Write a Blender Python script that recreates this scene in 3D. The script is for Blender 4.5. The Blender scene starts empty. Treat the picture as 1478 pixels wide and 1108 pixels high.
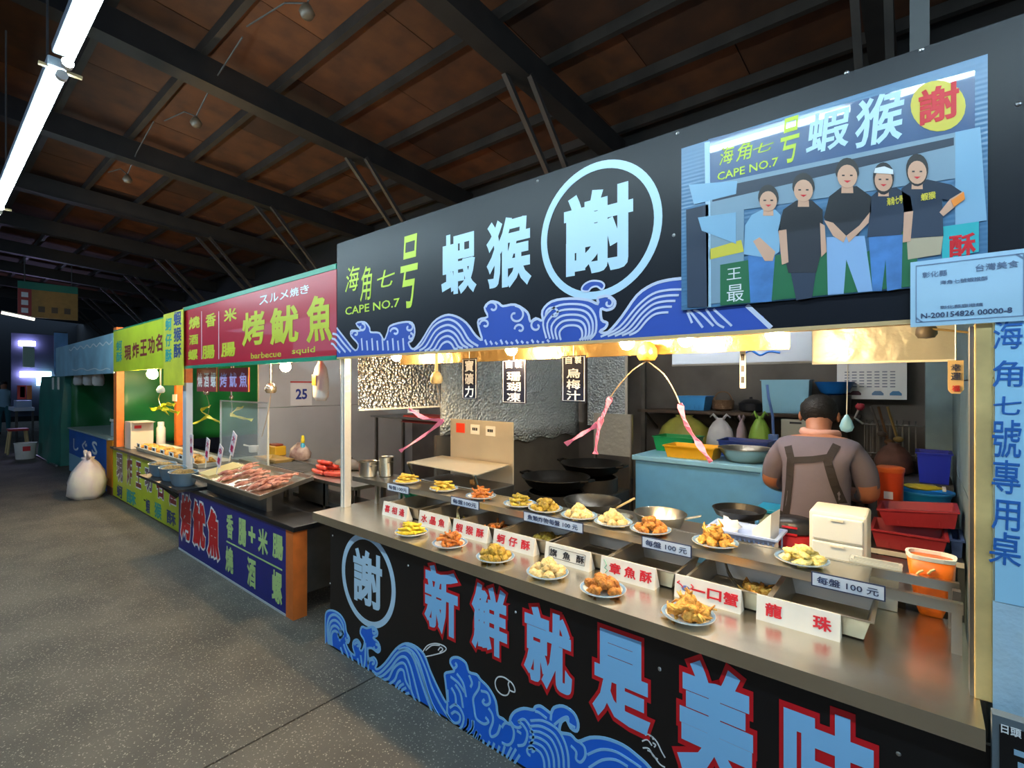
import bpy, bmesh, math, random
from mathutils import Vector, Matrix, noise
from mathutils.geometry import tessellate_polygon
random.seed(7)
SC = bpy.context.scene
COL = SC.collection

# ---------------------------------------------------------------- camera
FPX, CX, CY = 710.0, 739.0, 555.0            # focal length in px of the 1478 x 1108 frame
CAM = Vector((0.0, -1.58, 1.60))
YAW = math.pi - math.atan(857 / 710)
FW = Vector((math.cos(YAW), math.sin(YAW), 0)); RT = Vector((FW.y, -FW.x, 0))
cd = bpy.data.cameras.new('camera'); cam = bpy.data.objects.new('camera', cd); COL.objects.link(cam)
cd.sensor_width = 36; cd.lens = 36 * FPX / 1478; cd.clip_start = 0.02; cd.clip_end = 200
cd.shift_y = 1 / 1478
cam.location = CAM; cam.rotation_euler = (math.pi / 2, 0, YAW - math.pi / 2)
SC.camera = cam
# ---------------------------------------------------------------- world, exposure
W = bpy.data.worlds.new('world'); SC.world = W; W.use_nodes = True
bg = W.node_tree.nodes['Background']; bg.inputs[0].default_value = (0.46, 0.68, 1.0, 1); bg.inputs[1].default_value = 0.75
SC.view_settings.view_transform = 'Standard'; SC.view_settings.look = 'None'
SC.view_settings.gamma = 1.0; SC.view_settings.use_curve_mapping = False
SC.view_settings.exposure = 1.1
TUBE_W, BULB_W = 55.0, 270.0                  # emission of fluorescent tubes and warm bulbs

# ---------------------------------------------------------------- pixel -> place helpers
def ray(x, y): return FW + RT * ((x - CX) / FPX) + Vector((0, 0, -(y - CY) / FPX))
def at(x, y, X=None, Y=None, Z=None):
    d = ray(x, y)
    t = (Y - CAM.y) / d.y if Y is not None else (Z - CAM.z) / d.z if Z is not None else (X - CAM.x) / d.x
    return CAM + d * t
def crop(ox, oy, s, pts): return [(ox + p[0] / s, oy + p[1] / s) for p in pts]

# ---------------------------------------------------------------- materials
def lin(c):
    if isinstance(c, str):
        c = [int(c[i:i + 2], 16) / 255 for i in (1, 3, 5)]
        c = [x / 12.92 if x <= .04045 else ((x + .055) / 1.055) ** 2.4 for x in c]
    return (*c[:3], 1)
MATS = {}
def pm(name, col, rough=.5, metal=0., var=0., vs=12., bump=0., bs=60., emit=0., trans=0., alpha=1., coat=0., rnd=0., col2=None, spec=.5):
    if name in MATS: return MATS[name]
    m = bpy.data.materials.new(name); m.use_nodes = True; nt = m.node_tree; N = nt.nodes; L = nt.links
    b = N['Principled BSDF']; c = lin(col)
    b.inputs['Base Color'].default_value = c; b.inputs['Roughness'].default_value = rough; b.inputs['Metallic'].default_value = metal
    b.inputs['Transmission Weight'].default_value = trans; b.inputs['Alpha'].default_value = alpha; b.inputs['Coat Weight'].default_value = coat
    b.inputs['Specular IOR Level'].default_value = spec
    tc = N.new('ShaderNodeTexCoord'); last = None
    if var or col2:
        n = N.new('ShaderNodeTexNoise'); n.inputs['Scale'].default_value = vs; n.inputs['Detail'].default_value = 5
        L.new(tc.outputs['Object'], n.inputs['Vector'])
        r = N.new('ShaderNodeValToRGB'); r.color_ramp.elements[0].position = .32; r.color_ramp.elements[1].position = .68
        c2 = lin(col2) if col2 else tuple(min(1, x * (1 + var)) for x in c[:3]) + (1,)
        r.color_ramp.elements[0].color = tuple(x * (1 - var) for x in c[:3]) + (1,); r.color_ramp.elements[1].color = c2
        L.new(n.outputs['Fac'], r.inputs['Fac']); last = r.outputs['Color']
    if rnd:
        oi = N.new('ShaderNodeObjectInfo'); mr = N.new('ShaderNodeMapRange'); mr.inputs['To Min'].default_value = 1 - rnd; mr.inputs['To Max'].default_value = 1 + rnd
        L.new(oi.outputs['Random'], mr.inputs['Value']); hs = N.new('ShaderNodeHueSaturation'); L.new(mr.outputs['Result'], hs.inputs['Value'])
        if last: L.new(last, hs.inputs['Color'])
        else: hs.inputs['Color'].default_value = c
        last = hs.outputs['Color']
    if last: L.new(last, b.inputs['Base Color'])
    if bump:
        n2 = N.new('ShaderNodeTexNoise'); n2.inputs['Scale'].default_value = bs; n2.inputs['Detail'].default_value = 4
        L.new(tc.outputs['Object'], n2.inputs['Vector']); bp = N.new('ShaderNodeBump'); bp.inputs['Strength'].default_value = bump; bp.inputs['Distance'].default_value = .01
        L.new(n2.outputs['Fac'], bp.inputs['Height']); L.new(bp.outputs['Normal'], b.inputs['Normal'])
    if emit:
        b.inputs['Emission Color'].default_value = c; b.inputs['Emission Strength'].default_value = emit
    MATS[name] = m; return m

def asphalt():
    m = pm('asphalt', '#65625c', .78, bump=.35, bs=240); nt = m.node_tree; N = nt.nodes; L = nt.links; b = N['Principled BSDF']
    tc = N.new('ShaderNodeTexCoord')
    n = N.new('ShaderNodeTexNoise'); n.inputs['Scale'].default_value = 2.2; n.inputs['Detail'].default_value = 8
    v = N.new('ShaderNodeTexVoronoi'); v.inputs['Scale'].default_value = 85
    v2 = N.new('ShaderNodeTexNoise'); v2.inputs['Scale'].default_value = 60
    for q in (n, v, v2): L.new(tc.outputs['Object'], q.inputs['Vector'])
    r = N.new('ShaderNodeValToRGB'); r.color_ramp.elements[0].position = .3; r.color_ramp.elements[1].position = .75
    r.color_ramp.elements[0].color = lin('#4d4a44'); r.color_ramp.elements[1].color = lin('#6e685d'); L.new(n.outputs['Fac'], r.inputs['Fac'])
    sp = N.new('ShaderNodeValToRGB'); sp.color_ramp.elements[0].position = .17; sp.color_ramp.elements[0].color = (1, 1, 1, 1)
    sp.color_ramp.elements[1].position = .36; sp.color_ramp.elements[1].color = (0, 0, 0, 1); L.new(v.outputs['Distance'], sp.inputs['Fac'])
    th = N.new('ShaderNodeMath'); th.operation = 'MULTIPLY'; L.new(sp.outputs['Color'], th.inputs[0])
    t2 = N.new('ShaderNodeMapRange'); t2.inputs['From Min'].default_value = .45; t2.inputs['From Max'].default_value = .55; L.new(v2.outputs['Fac'], t2.inputs['Value']); L.new(t2.outputs['Result'], th.inputs[1])
    mx = N.new('ShaderNodeMix'); mx.data_type = 'RGBA'; L.new(th.outputs[0], mx.inputs['Factor']); L.new(r.outputs['Color'], mx.inputs[6]); mx.inputs[7].default_value = lin('#aaa394')
    L.new(mx.outputs[2], b.inputs['Base Color']); return m
def ribbed(name, col, rough):
    """glossy corrugated plastic board with fine horizontal ribs"""
    m = pm(name, col, rough, coat=.2); m.node_tree.nodes['Principled BSDF'].inputs['Coat Roughness'].default_value = .25; nt = m.node_tree; N = nt.nodes; L = nt.links; b = N['Principled BSDF']
    tc = N.new('ShaderNodeTexCoord'); w = N.new('ShaderNodeTexWave'); w.bands_direction = 'Z'; w.inputs['Scale'].default_value = 24
    L.new(tc.outputs['Object'], w.inputs['Vector']); bp = N.new('ShaderNodeBump'); bp.inputs['Strength'].default_value = .12; bp.inputs['Distance'].default_value = .004
    L.new(w.outputs['Fac'], bp.inputs['Height']); L.new(bp.outputs['Normal'], b.inputs['Normal']); return m
def bubble_foil(name, col, rough=.33, metal=1.):
    m = pm(name, col, rough, metal); nt = m.node_tree; N = nt.nodes; L = nt.links; b = N['Principled BSDF']
    tc = N.new('ShaderNodeTexCoord'); v = N.new('ShaderNodeTexVoronoi'); v.inputs['Scale'].default_value = 46
    n = N.new('ShaderNodeTexNoise'); n.inputs['Scale'].default_value = 5; n.inputs['Detail'].default_value = 3
    ad = N.new('ShaderNodeMath'); ad.operation = 'MULTIPLY_ADD'; ad.inputs[1].default_value = 1.6
    for q in (n, v): L.new(tc.outputs['Object'], q.inputs['Vector'])
    L.new(n.outputs['Fac'], ad.inputs[0]); L.new(v.outputs['Distance'], ad.inputs[2])
    bp = N.new('ShaderNodeBump'); bp.inputs['Strength'].default_value = 1.; bp.inputs['Distance'].default_value = .02
    L.new(ad.outputs[0], bp.inputs['Height']); L.new(bp.outputs['Normal'], b.inputs['Normal']); return m
def wood(name, a, b_, rough=.7, rnd=.35):
    m = pm(name, a, rough, rnd=rnd, col2=b_, vs=3.5); return m

# ---------------------------------------------------------------- mesh builder
class G:
    def __init__(s): s.v = []; s.f = []; s.m = []; s.k = 0
    def add(s, vs, fs):
        o = len(s.v); s.v += [tuple(v) for v in vs]; s.f += [tuple(i + o for i in f) for f in fs]; s.m += [s.k] * len(fs); return s
    def box(s, x0, x1, y0, y1, z0, z1):
        return s.add([(x0, y0, z0), (x1, y0, z0), (x1, y1, z0), (x0, y1, z0), (x0, y0, z1), (x1, y0, z1), (x1, y1, z1), (x0, y1, z1)],
                     [(0, 3, 2, 1), (4, 5, 6, 7), (0, 1, 5, 4), (1, 2, 6, 5), (2, 3, 7, 6), (3, 0, 4, 7)])
    def cbox(s, c, d): return s.box(c[0] - d[0] / 2, c[0] + d[0] / 2, c[1] - d[1] / 2, c[1] + d[1] / 2, c[2] - d[2] / 2, c[2] + d[2] / 2)
    def bar(s, p, q, w, h, up=(0, 0, 1)):
        p, q = Vector(p), Vector(q); d = (q - p).normalized(); a = d.cross(Vector(up))
        if a.length < 1e-4: a = d.cross(Vector((0, 1, 0)))
        a.normalize(); b = a.cross(d); A = a * w / 2; B = b * h / 2
        return s.add([p - A - B, p + A - B, p + A + B, p - A + B, q - A - B, q + A - B, q + A + B, q - A + B],
                     [(0, 1, 2, 3), (7, 6, 5, 4), (0, 4, 5, 1), (1, 5, 6, 2), (2, 6, 7, 3), (3, 7, 4, 0)])
    def tube(s, pts, r, n=6, cap=True):
        pts = [Vector(p) for p in pts]; k = len(pts); rs = r if isinstance(r, (list, tuple)) else [r] * k; vs = []
        ref = None
        for i, p in enumerate(pts):
            d = (pts[min(i + 1, k - 1)] - pts[max(i - 1, 0)]).normalized()
            if ref is None: ref = d.cross(Vector((0, 0, 1)) if abs(d.z) < .9 else Vector((1, 0, 0)))
            a = (ref - d * ref.dot(d)).normalized(); b = d.cross(a); ref = a
            vs += [p + (a * math.cos(t) + b * math.sin(t)) * rs[i] for t in [2 * math.pi * j / n for j in range(n)]]
        fs = [(i * n + j, i * n + (j + 1) % n, (i + 1) * n + (j + 1) % n, (i + 1) * n + j) for i in range(k - 1) for j in range(n)]
        if cap: fs += [tuple(range(n))[::-1], tuple((k - 1) * n + j for j in range(n))]
        return s.add(vs, fs)
    def lathe(s, prof, n=24, c=(0, 0, 0), sx=1, sy=1, ring=False):
        vs = [(c[0] + r * sx * math.cos(2 * math.pi * j / n), c[1] + r * sy * math.sin(2 * math.pi * j / n), c[2] + z) for r, z in prof for j in range(n)]
        fs = [(i * n + j, i * n + (j + 1) % n, (i + 1) * n + (j + 1) % n, (i + 1) * n + j) for i in range(len(prof) - 1) for j in range(n)]
        if ring: m_ = len(prof) - 1; fs += [(m_ * n + j, m_ * n + (j + 1) % n, (j + 1) % n, j) for j in range(n)]; return s.add(vs, fs)
        if prof[0][0] > 1e-5: fs.append(tuple(range(n))[::-1])
        if prof[-1][0] > 1e-5: fs.append(tuple((len(prof) - 1) * n + j for j in range(n)))
        return s.add(vs, fs)
    def loft(s, rings, cap=True):
        n = len(rings[0]); vs = [v for r in rings for v in r]
        fs = [(i * n + j, i * n + (j + 1) % n, (i + 1) * n + (j + 1) % n, (i + 1) * n + j) for i in range(len(rings) - 1) for j in range(n)]
        if cap: fs += [tuple(range(n))[::-1], tuple((len(rings) - 1) * n + j for j in range(n))]
        return s.add(vs, fs)
    def poly(s, pts, y0, y1):
        """polygon given as (x, z) pairs, extruded between y0 (front) and y1"""
        n = len(pts); tr = tessellate_polygon([[Vector((p[0], p[1], 0)) for p in pts]])
        vs = [(p[0], y0, p[1]) for p in pts] + [(p[0], y1, p[1]) for p in pts]
        fs = [tuple(t) for t in tr] + [tuple(i + n for i in t[::-1]) for t in tr] + [(i, (i + 1) % n, (i + 1) % n + n, i + n) for i in range(n)]
        return s.add(vs, fs)
    def stroke(s, pts, w, y0, y1, close=False):
        """flat line of width w through (x, z) pairs"""
        P = [Vector(p) for p in pts]; n = len(P); L_, R_ = [], []
        for i, p in enumerate(P):
            a = P[(i - 1) % n] if close or i else p; b = P[(i + 1) % n] if close or i < n - 1 else p
            d = (b - a)
            d = d.normalized() if d.length > 1e-9 else Vector((1, 0)); q = Vector((-d.y, d.x)) * w / 2
            L_.append(p + q); R_.append(p - q)
        vs = [(p.x, y0, p.y) for p in L_ + R_] + [(p.x, y1, p.y) for p in L_ + R_]; fs = []
        for i in range(n if close else n - 1):
            j = (i + 1) % n
            fs += [(i, j, n + j, n + i), (2 * n + i, 3 * n + i, 3 * n + j, 2 * n + j), (i, 2 * n + i, 2 * n + j, j), (n + i, n + j, 3 * n + j, 3 * n + i)]
        return s.add(vs, fs)
    def ball(s, c, r, seg=10, rings=7, jit=0., seed=0):
        r = (r, r, r) if not isinstance(r, (list, tuple)) else r; vs = []; fs = []
        for i in range(rings + 1):
            th = math.pi * i / rings
            for j in range(seg):
                ph = 2 * math.pi * j / seg; d = Vector((math.sin(th) * math.cos(ph), math.sin(th) * math.sin(ph), math.cos(th)))
                k = 1 + jit * noise.noise(d * 2.1 + Vector((seed * 3.7, seed, 0)))
                vs.append((c[0] + d.x * r[0] * k, c[1] + d.y * r[1] * k, c[2] + d.z * r[2] * k))
        fs = [(i * seg + j, (i + 1) * seg + j, (i + 1) * seg + (j + 1) % seg, i * seg + (j + 1) % seg) for i in range(rings) for j in range(seg)]
        return s.add(vs, fs)
    def mesh(s, name, mats, smooth=False):
        me = bpy.data.meshes.new(name); me.from_pydata(s.v, [], s.f)
        for m in (mats if isinstance(mats, (list, tuple)) else [mats]): me.materials.append(m)
        if any(s.m): me.polygons.foreach_set('material_index', s.m)
        if smooth:
            bm = bmesh.new(); bm.from_mesh(me); bmesh.ops.remove_doubles(bm, verts=bm.verts, dist=1e-5); bmesh.ops.recalc_face_normals(bm, faces=bm.faces); bm.to_mesh(me); bm.free()
            me.polygons.foreach_set('use_smooth', [True] * len(me.polygons))
            if smooth != 'all': me.set_sharp_from_angle(angle=math.radians(42))
        me.update(); return me

def link(name, data, parent=None, mw=None):
    o = bpy.data.objects.new(name, data); COL.objects.link(o)
    if parent is not None:
        o.parent = parent
        o.matrix_parent_inverse = Matrix.Translation(-Vector(parent['_o'])) if '_o' in parent else Matrix()
    if mw is not None: o.matrix_basis = mw
    return o
def obj(name, g, mat, parent=None, smooth=False, bev=0., label=None, kind=None):
    o = link(name, g.mesh(name, mat, smooth), parent)
    if bev:
        b = o.modifiers.new('bevel', 'BEVEL'); b.width = bev; b.segments = 2; b.limit_method = 'ANGLE'
    if label: o['label'] = label
    if kind: o['kind'] = kind
    return o
def tag(o, label, cat, group=None, kind=None):
    o['label'] = label; o['category'] = cat
    if group: o['group'] = group
    if kind: o['kind'] = kind
    return o
def thing(name, label, cat, loc=(0, 0, 0), group=None, kind=None):
    o = bpy.data.objects.new(name, None); COL.objects.link(o); o.location = loc; o.empty_display_size = .05
    o['_o'] = tuple(loc); return tag(o, label, cat, group, kind)
def struct(name, g, mat, parent=None, **k):
    o = obj(name, g, mat, parent, **k)
    if parent is None: o['kind'] = 'structure'
    return o
def sroot(name, loc=(0, 0, 0)):
    o = bpy.data.objects.new(name, None); COL.objects.link(o); o.location = loc; o['_o'] = tuple(loc); o['kind'] = 'structure'; return o
def copy_tree(o, parent=None):
    c = o.copy(); COL.objects.link(c); c.parent = parent
    for ch in o.children: copy_tree(ch, c)
    return c
def place(o, loc, rz=0., label=None, group=None):
    o.location = loc; o.rotation_euler = (0, 0, rz); o['_o'] = tuple(loc)
    if label: o['label'] = label
    if group: o['group'] = group
    return o

# ---------------------------------------------------------------- lettering
GL = {}
def glyph_mesh(s, bold, mat, shear=0.):
    key = (s, bold, mat.name, shear)
    if key in GL: return GL[key]
    def raw(bd):
        cu = bpy.data.curves.new('t', 'FONT'); cu.body = s; cu.bevel_depth = bd; cu.bevel_resolution = 0; cu.resolution_u = 2
        o = bpy.data.objects.new('t', cu); me = bpy.data.meshes.new_from_object(o); bpy.data.objects.remove(o); bpy.data.curves.remove(cu); return me
    r = raw(0.); xs = [v.co.x for v in r.vertices]; ys = [v.co.y for v in r.vertices]
    x0, x1, y0, y1 = min(xs), max(xs), min(ys), max(ys); w = max(x1 - x0, .02); h = max(y1 - y0, .02); bpy.data.meshes.remove(r)
    me = raw(bold)
    for v in me.vertices:
        a = (v.co.x - x0) / w - .5; b = (v.co.y - y0) / h - .5
        v.co = (a + shear * b, -.0006 if v.co.z > -1e-6 and (bold == 0 or v.co.z > bold * .5) else (.0012 if v.co.z < -bold * .5 else -.0004), b)
    me.polygons.foreach_set('use_smooth', [False] * len(me.polygons)); me.materials.clear(); me.materials.append(mat); GL[key] = me; return me
def glyphw(par, s, c, right, up, w, h, mat, bold=.03, shear=0., name='lettering'):
    r = Vector(right).normalized(); u = Vector(up).normalized(); n = u.cross(r)      # n points away from the reader
    mw = Matrix(((r.x * w, n.x, u.x * h, c[0]), (r.y * w, n.y, u.y * h, c[1]), (r.z * w, n.z, u.z * h, c[2]), (0, 0, 0, 1)))
    return link(name, glyph_mesh(s, bold, mat, shear), par, mw)
def glyph(par, s, x0, x1, y0, y1, Y, mat, bold=.03, lay=1, shear=0., name='lettering', crp=None):
    """lettering on a board in the plane y = Y, box given in photo pixels"""
    if crp: (x0, y0), (x1, y1) = crop(*crp, [(x0, y0), (x1, y1)])
    xm, ym = (x0 + x1) / 2, (y0 + y1) / 2; Yl = Y - .0013 * lay
    a, b = at(x0, ym, Y=Yl).x, at(x1, ym, Y=Yl).x; c = at(xm, ym, Y=Yl)
    h = (y1 - y0) / FPX * ((c - CAM).dot(FW)); c.x = (a + b) / 2
    return glyphw(par, s, c, (1, 0, 0), (0, 0, 1), abs(b - a), h, mat, bold, shear, name)
def xz(pts, Y):
    out = []
    for p in pts:
        q = at(p[0], p[1], Y=Y); out.append((q.x, q.z))
    return out
def smooth2(P, k=4, close=False):
    """Catmull-Rom through 2-D points"""
    P = [Vector(p) for p in P]; n = len(P); out = []
    if n < 3: return [tuple(p) for p in P]
    for i in range(n if close else n - 1):
        p0 = P[(i - 1) % n] if close or i else P[0]; p1 = P[i]; p2 = P[(i + 1) % n]; p3 = P[(i + 2) % n] if close or i + 2 < n else P[-1]
        for j in range(k):
            t = j / k; out.append(tuple(.5 * ((2 * p1) + (p2 - p0) * t + (2 * p0 - 5 * p1 + 4 * p2 - p3) * t * t + (3 * p1 - p0 - 3 * p2 + p3) * t ** 3)))
    if not close: out.append(tuple(P[-1]))
    return out
def spiral(c, r, a0, turns, sgn=1, k=0.18, n=12):
    return [(c[0] + r * (1 - (1 - k) * i / n) * math.cos(a0 + sgn * 2 * math.pi * turns * i / n), c[1] + r * (1 - (1 - k) * i / n) * math.sin(a0 + sgn * 2 * math.pi * turns * i / n)) for i in range(n + 1)]
def nest(pts, base, ks): return [[(base[0] + (p[0] - base[0]) * k, base[1] + (p[1] - base[1]) * k) for p in pts] for k in ks]
def flatpoly(par, name, pts, Y, mat, lay=1, crp=None, sm=0):
    if crp: pts = crop(*crp, pts)
    if sm: pts = smooth2(pts, sm, True)
    Yl = Y - .0013 * lay; g = G(); g.poly(xz(pts, Yl), Yl - .0006, Yl + .001)
    return obj(name, g, mat, par)
def flatlines(par, name, lines, wpx, Y, mat, lay=1, crp=None, sm=4, close=False):
    Yl = Y - .0013 * lay; g = G()
    for l in lines:
        p = crop(*crp, l) if crp else l
        if sm: p = smooth2(p, sm, close)
        c = at(*p[len(p) // 2], Y=Yl); w = wpx / FPX * (c - CAM).dot(FW)
        g.stroke(xz(p, Yl), w, Yl - .0007, Yl + .0008, close)
    return obj(name, g, mat, par)
def ring(par, name, cx, cy, xl, xr, wfrac, Y, mat, lay=1):
    Yl = Y - .0013 * lay; a, b = at(xl, cy, Y=Yl).x, at(xr, cy, Y=Yl).x; c = at(cx, cy, Y=Yl); R_ = abs(b - a) / 2; mx = (a + b) / 2; g = G()
    r = R_ * (1 - wfrac / 2); g.stroke([(mx + r * math.cos(t), c.z + r * math.sin(t)) for t in [2 * math.pi * i / 64 for i in range(64)]], R_ * wfrac, Yl - .0007, Yl + .0008, True)
    return obj(name, g, mat, par)

# ---------------------------------------------------------------- shared materials
ASPH = asphalt()
STEEL = pm('stainless_steel', '#c9c4b8', .28, 1., bump=.06, bs=35, var=.05, vs=4)
STEELB = pm('brushed_counter_steel', '#d8d0bf', .27, 1., bump=.05, bs=22, var=.07, vs=3)
STEELD = pm('dull_steel', '#8d8d8a', .42, 1., var=.15, vs=6)
IRON = pm('painted_iron', '#4c4a47', .6, .2, var=.25, vs=8)
FOIL = bubble_foil('bubble_foil', '#d6d8da')
FOILB = bubble_foil('bluish_foil', '#dbe6ec', .36, .3)
FOILP = pm('creased_foil', '#b4b6b0', .38, .5, bump=.6, bs=18)
BLK = pm('black_sign_board', '#050a16', .38, spec=.3, bump=.02, bs=4)
BLKP = pm('black_front_panel', '#08090d', .42, var=.1)
ICE = pm('pale_blue_vinyl', '#bfe0f7', .45)
ICE2 = pm('sky_blue_vinyl', '#8ccaf9', .45)
WHITEV = pm('white_vinyl', '#eef1f2', .45)
REDV = pm('red_vinyl', '#d2101f', .45)
LIME = pm('lime_vinyl', '#c6dd3c', .45)
WAVB = pm('wave_blue_vinyl', '#146ce8', .45)
WAVD = pm('wave_deep_blue_vinyl', '#2a4fb0', .45)
NAVY = pm('navy_vinyl', '#1b2150', .45)
BLKV = pm('black_vinyl', '#101012', .5)
WHITEP = pm('white_plastic', '#e9e7de', .4, var=.04)
PAPER = pm('white_paper', '#e4e8ea', .6)
SCREW = pm('screw_head', '#c8c8c8', .3, 1.)
BULB = pm('warm_bulb_glow', (1.0, .66, .30), .3, emit=BULB_W)
TUBE = pm('cool_tube_glow', (.70, .92, 1.0), .3, emit=TUBE_W)
GLASS = pm('clear_plastic_film', '#f2f5f0', .12, trans=.0, alpha=.16)
# ================================================================ SETTING
# floor: two cast slabs on a dark base, with the joint between them
fl = sroot('floor')
obj('floor_base', G().box(-32, 9, -13, 7, -.16, -.05), pm('joint_dirt', '#23211f', .9), fl)
JX = -2.30
obj('floor_slab', G().box(-32, JX - .006, -13, 7, -.06, 0), ASPH, fl)
obj('floor_slab', G().box(JX + .006, 9, -13, 7, -.06, 0), ASPH, fl)

# roof over the lane: rafters, purlins, plywood sheets, knee braces, columns
ce = sroot('ceiling')
RZ0, RSL, RIDGE = 4.1, .065, -2.6
def rz(y): return RZ0 - RSL * abs(y - RIDGE) + RSL * (0 - RIDGE)
PLY = wood('plywood', '#3e210e', '#5e3415', .75, .6)
BEAM = pm('rafter_steel', '#231e1a', .55, .1, var=.3, vs=5)
PURL = pm('purlin_steel', '#332d28', .55, .2, var=.3, vs=5)
RAFX = [-2.4 + 2.2 * k for k in range(-8, 3)]
for x in RAFX:
    g = G()
    for y0, y1 in ((-6.5, RIDGE), (RIDGE, 5.2)): g.bar((x, y0, rz(y0) + .11), (x, y1, rz(y1) + .11), .11, .22)
    obj('rafter', g, BEAM, ce)
    g = G(); g.bar((x, RIDGE + .3, rz(RIDGE) - .02), (x, 5.0, rz(5.0) - .02), .16, .012); obj('rafter_flange', g, BEAM, ce)
    for dx in (-.07, .07):
        obj('brace', G().bar((x + dx, 1.38 + dx, rz(1.4)), (x + dx, 3.2, 2.1), .04, .04), PURL, ce)
    obj('column', G().box(x - .06, x + .06, 3.2, 3.32, 0, rz(3.25) + .1), BEAM, ce)
x0r, x1r = RAFX[0] - .6, 3.4
for k in range(-10, 9):
    y = -.08 + .6 * k
    obj('purlin', G().bar((x0r, y, rz(y) + .26), (x1r, y, rz(y) + .26), .05, .09), PURL, ce)
sheet = None; q = 0
for k in range(-10, 8):
    for j in range(18):
        ya = -.08 + .6 * k; xa = x0r + 1.3 * j + (.65 if k % 2 else 0)
        sl = math.atan2(rz(ya + .6) - rz(ya), .6)
        if sheet is None: sheet = G().box(0, 1.292, .003, .597, 0, .016).mesh('plywood_sheet', PLY)
        if k >= -7 or j >= 8:
            link('plywood_sheet', sheet, ce, Matrix.Translation((xa, ya, rz(ya) + .305 + random.uniform(0, .006))) @ Matrix.Rotation(sl, 4, 'X'))
obj('roof_skin', G().add([(x0r - 8, -8, rz(-8) + .38), (4, -8, rz(-8) + .38), (4, RIDGE, rz(RIDGE) + .38), (x0r - 8, RIDGE, rz(RIDGE) + .38), (4, 6, rz(6) + .38), (x0r - 8, 6, rz(6) + .38)],
    [(0, 1, 2, 3), (3, 2, 4, 5)]), pm('roof_sheet', '#22242a', .8), ce)

# walls
GREY = pm('grey_wall_board', '#b6babd', .6, var=.08, vs=2)
DARKW = pm('dark_wall', '#16181b', .8)
struct('wall_far', G().box(-30.2, -30, -13, 7, 0, 4.6), DARKW)
struct('wall_back', G().box(-30, 1.6, 3.1, 3.18, 0, 2.4), pm('back_wall_boards', '#5e5a56', .7, var=.25, vs=3))
struct('wall_back_upper', G().box(-30, 1.6, 3.1, 3.18, 2.4, 4.35), pm('shaded_wall_boards', '#1b1714', .8, var=.3, vs=2))  # same back wall above the signs, its shade put into a darker colour
LW = sroot('wall_left')     # left partition of the squid-side stall: grey board in two rows with a seam
obj('wall_panel', G().box(-5.84, -5.8, .9, 3.1, 0, 1.33), GREY, LW)
obj('wall_panel', G().box(-5.84, -5.8, .9, 3.1, 1.336, 2.35), GREY, LW)
RWm = pm('teal_grey_side_wall', '#7f9aa2', .55, var=.06)
RW = sroot('wall_right')    # right partition: wall boards and a pillar
zs = [0, .55, 1.1, 1.62, 2.4]
for i in range(4):
    for ya, yb in ((.55, 1.25), (1.256, 1.95), (1.956, 2.65)):
        obj('wall_tile', G().box(.165, .19, ya, yb, zs[i] + .003, zs[i + 1] - .003), RWm, RW)
obj('wall_backing', G().box(.178, .22, .2, 3.1, 0, 2.4), pm('side_wall_backing', '#3c4a50', .7), RW)
obj('pillar', G().box(.03, .165, 2.68, 3.08, 0, 2.4), RWm, RW)
struct('wall_opposite_bounce', G().box(-30, 9, -6.6, -6.5, 0, 2.7), pm('bounce_wall_boards', '#8a7560', .6, var=.3, vs=1.2))  # unseen wall, added to cut the blue sky and give warm reflections
# unseen foil ceiling sheet, added to hold and bounce light inside the near stall
struct('ceiling_bounce_foil', G().box(-2.9, .17, .3, 3.08, 2.2, 2.21), FOIL)
struct('wall_stall', G().box(-2.93, -2.9, 1.0, 3.08, 0, 1.2), pm('sooty_wall', '#55534e', .6, var=.3, vs=3))
struct('wall_column', G().box(-.03, .03, .9, 1.0, 2.2, 4.3), pm('grey_duct', '#5c5f60', .5))

# small unlit lamps hanging on cables under the purlins
for i, (px_, py_) in enumerate(((283, 176), (184, 258), (443, 16))):
    c = at(px_, py_, Z=rz(0) - .12); t = thing('ceiling_lamp', ['small unlit lamp hanging under the roof, middle of three', 'small unlit lamp hanging under the roof, farthest of three', 'small unlit lamp hanging under the roof, nearest of three'][i], 'lamp', tuple(c), 'unlit lamps under the roof')
    obj('shade', G().lathe([(0, -.05), (.035, -.04), (.05, -.01), (.03, .03), (.012, .05)], 12, c), pm('lamp_brown', '#5a4c3c', .4), t, smooth='all'); obj('cable', G().tube([c + Vector((-.9, 0, rz(c.y) + .2 - c.z)), c + Vector((-.3, 0, .2)), c + Vector((0, 0, .05))], .006, 5), IRON, t); obj('cable', G().tube([c + Vector((0, 0, .05)), c + Vector((.4, 0, .2)), c + Vector((1.0, 0, rz(c.y) + .2 - c.z))], .006, 5), IRON, t)
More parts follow.
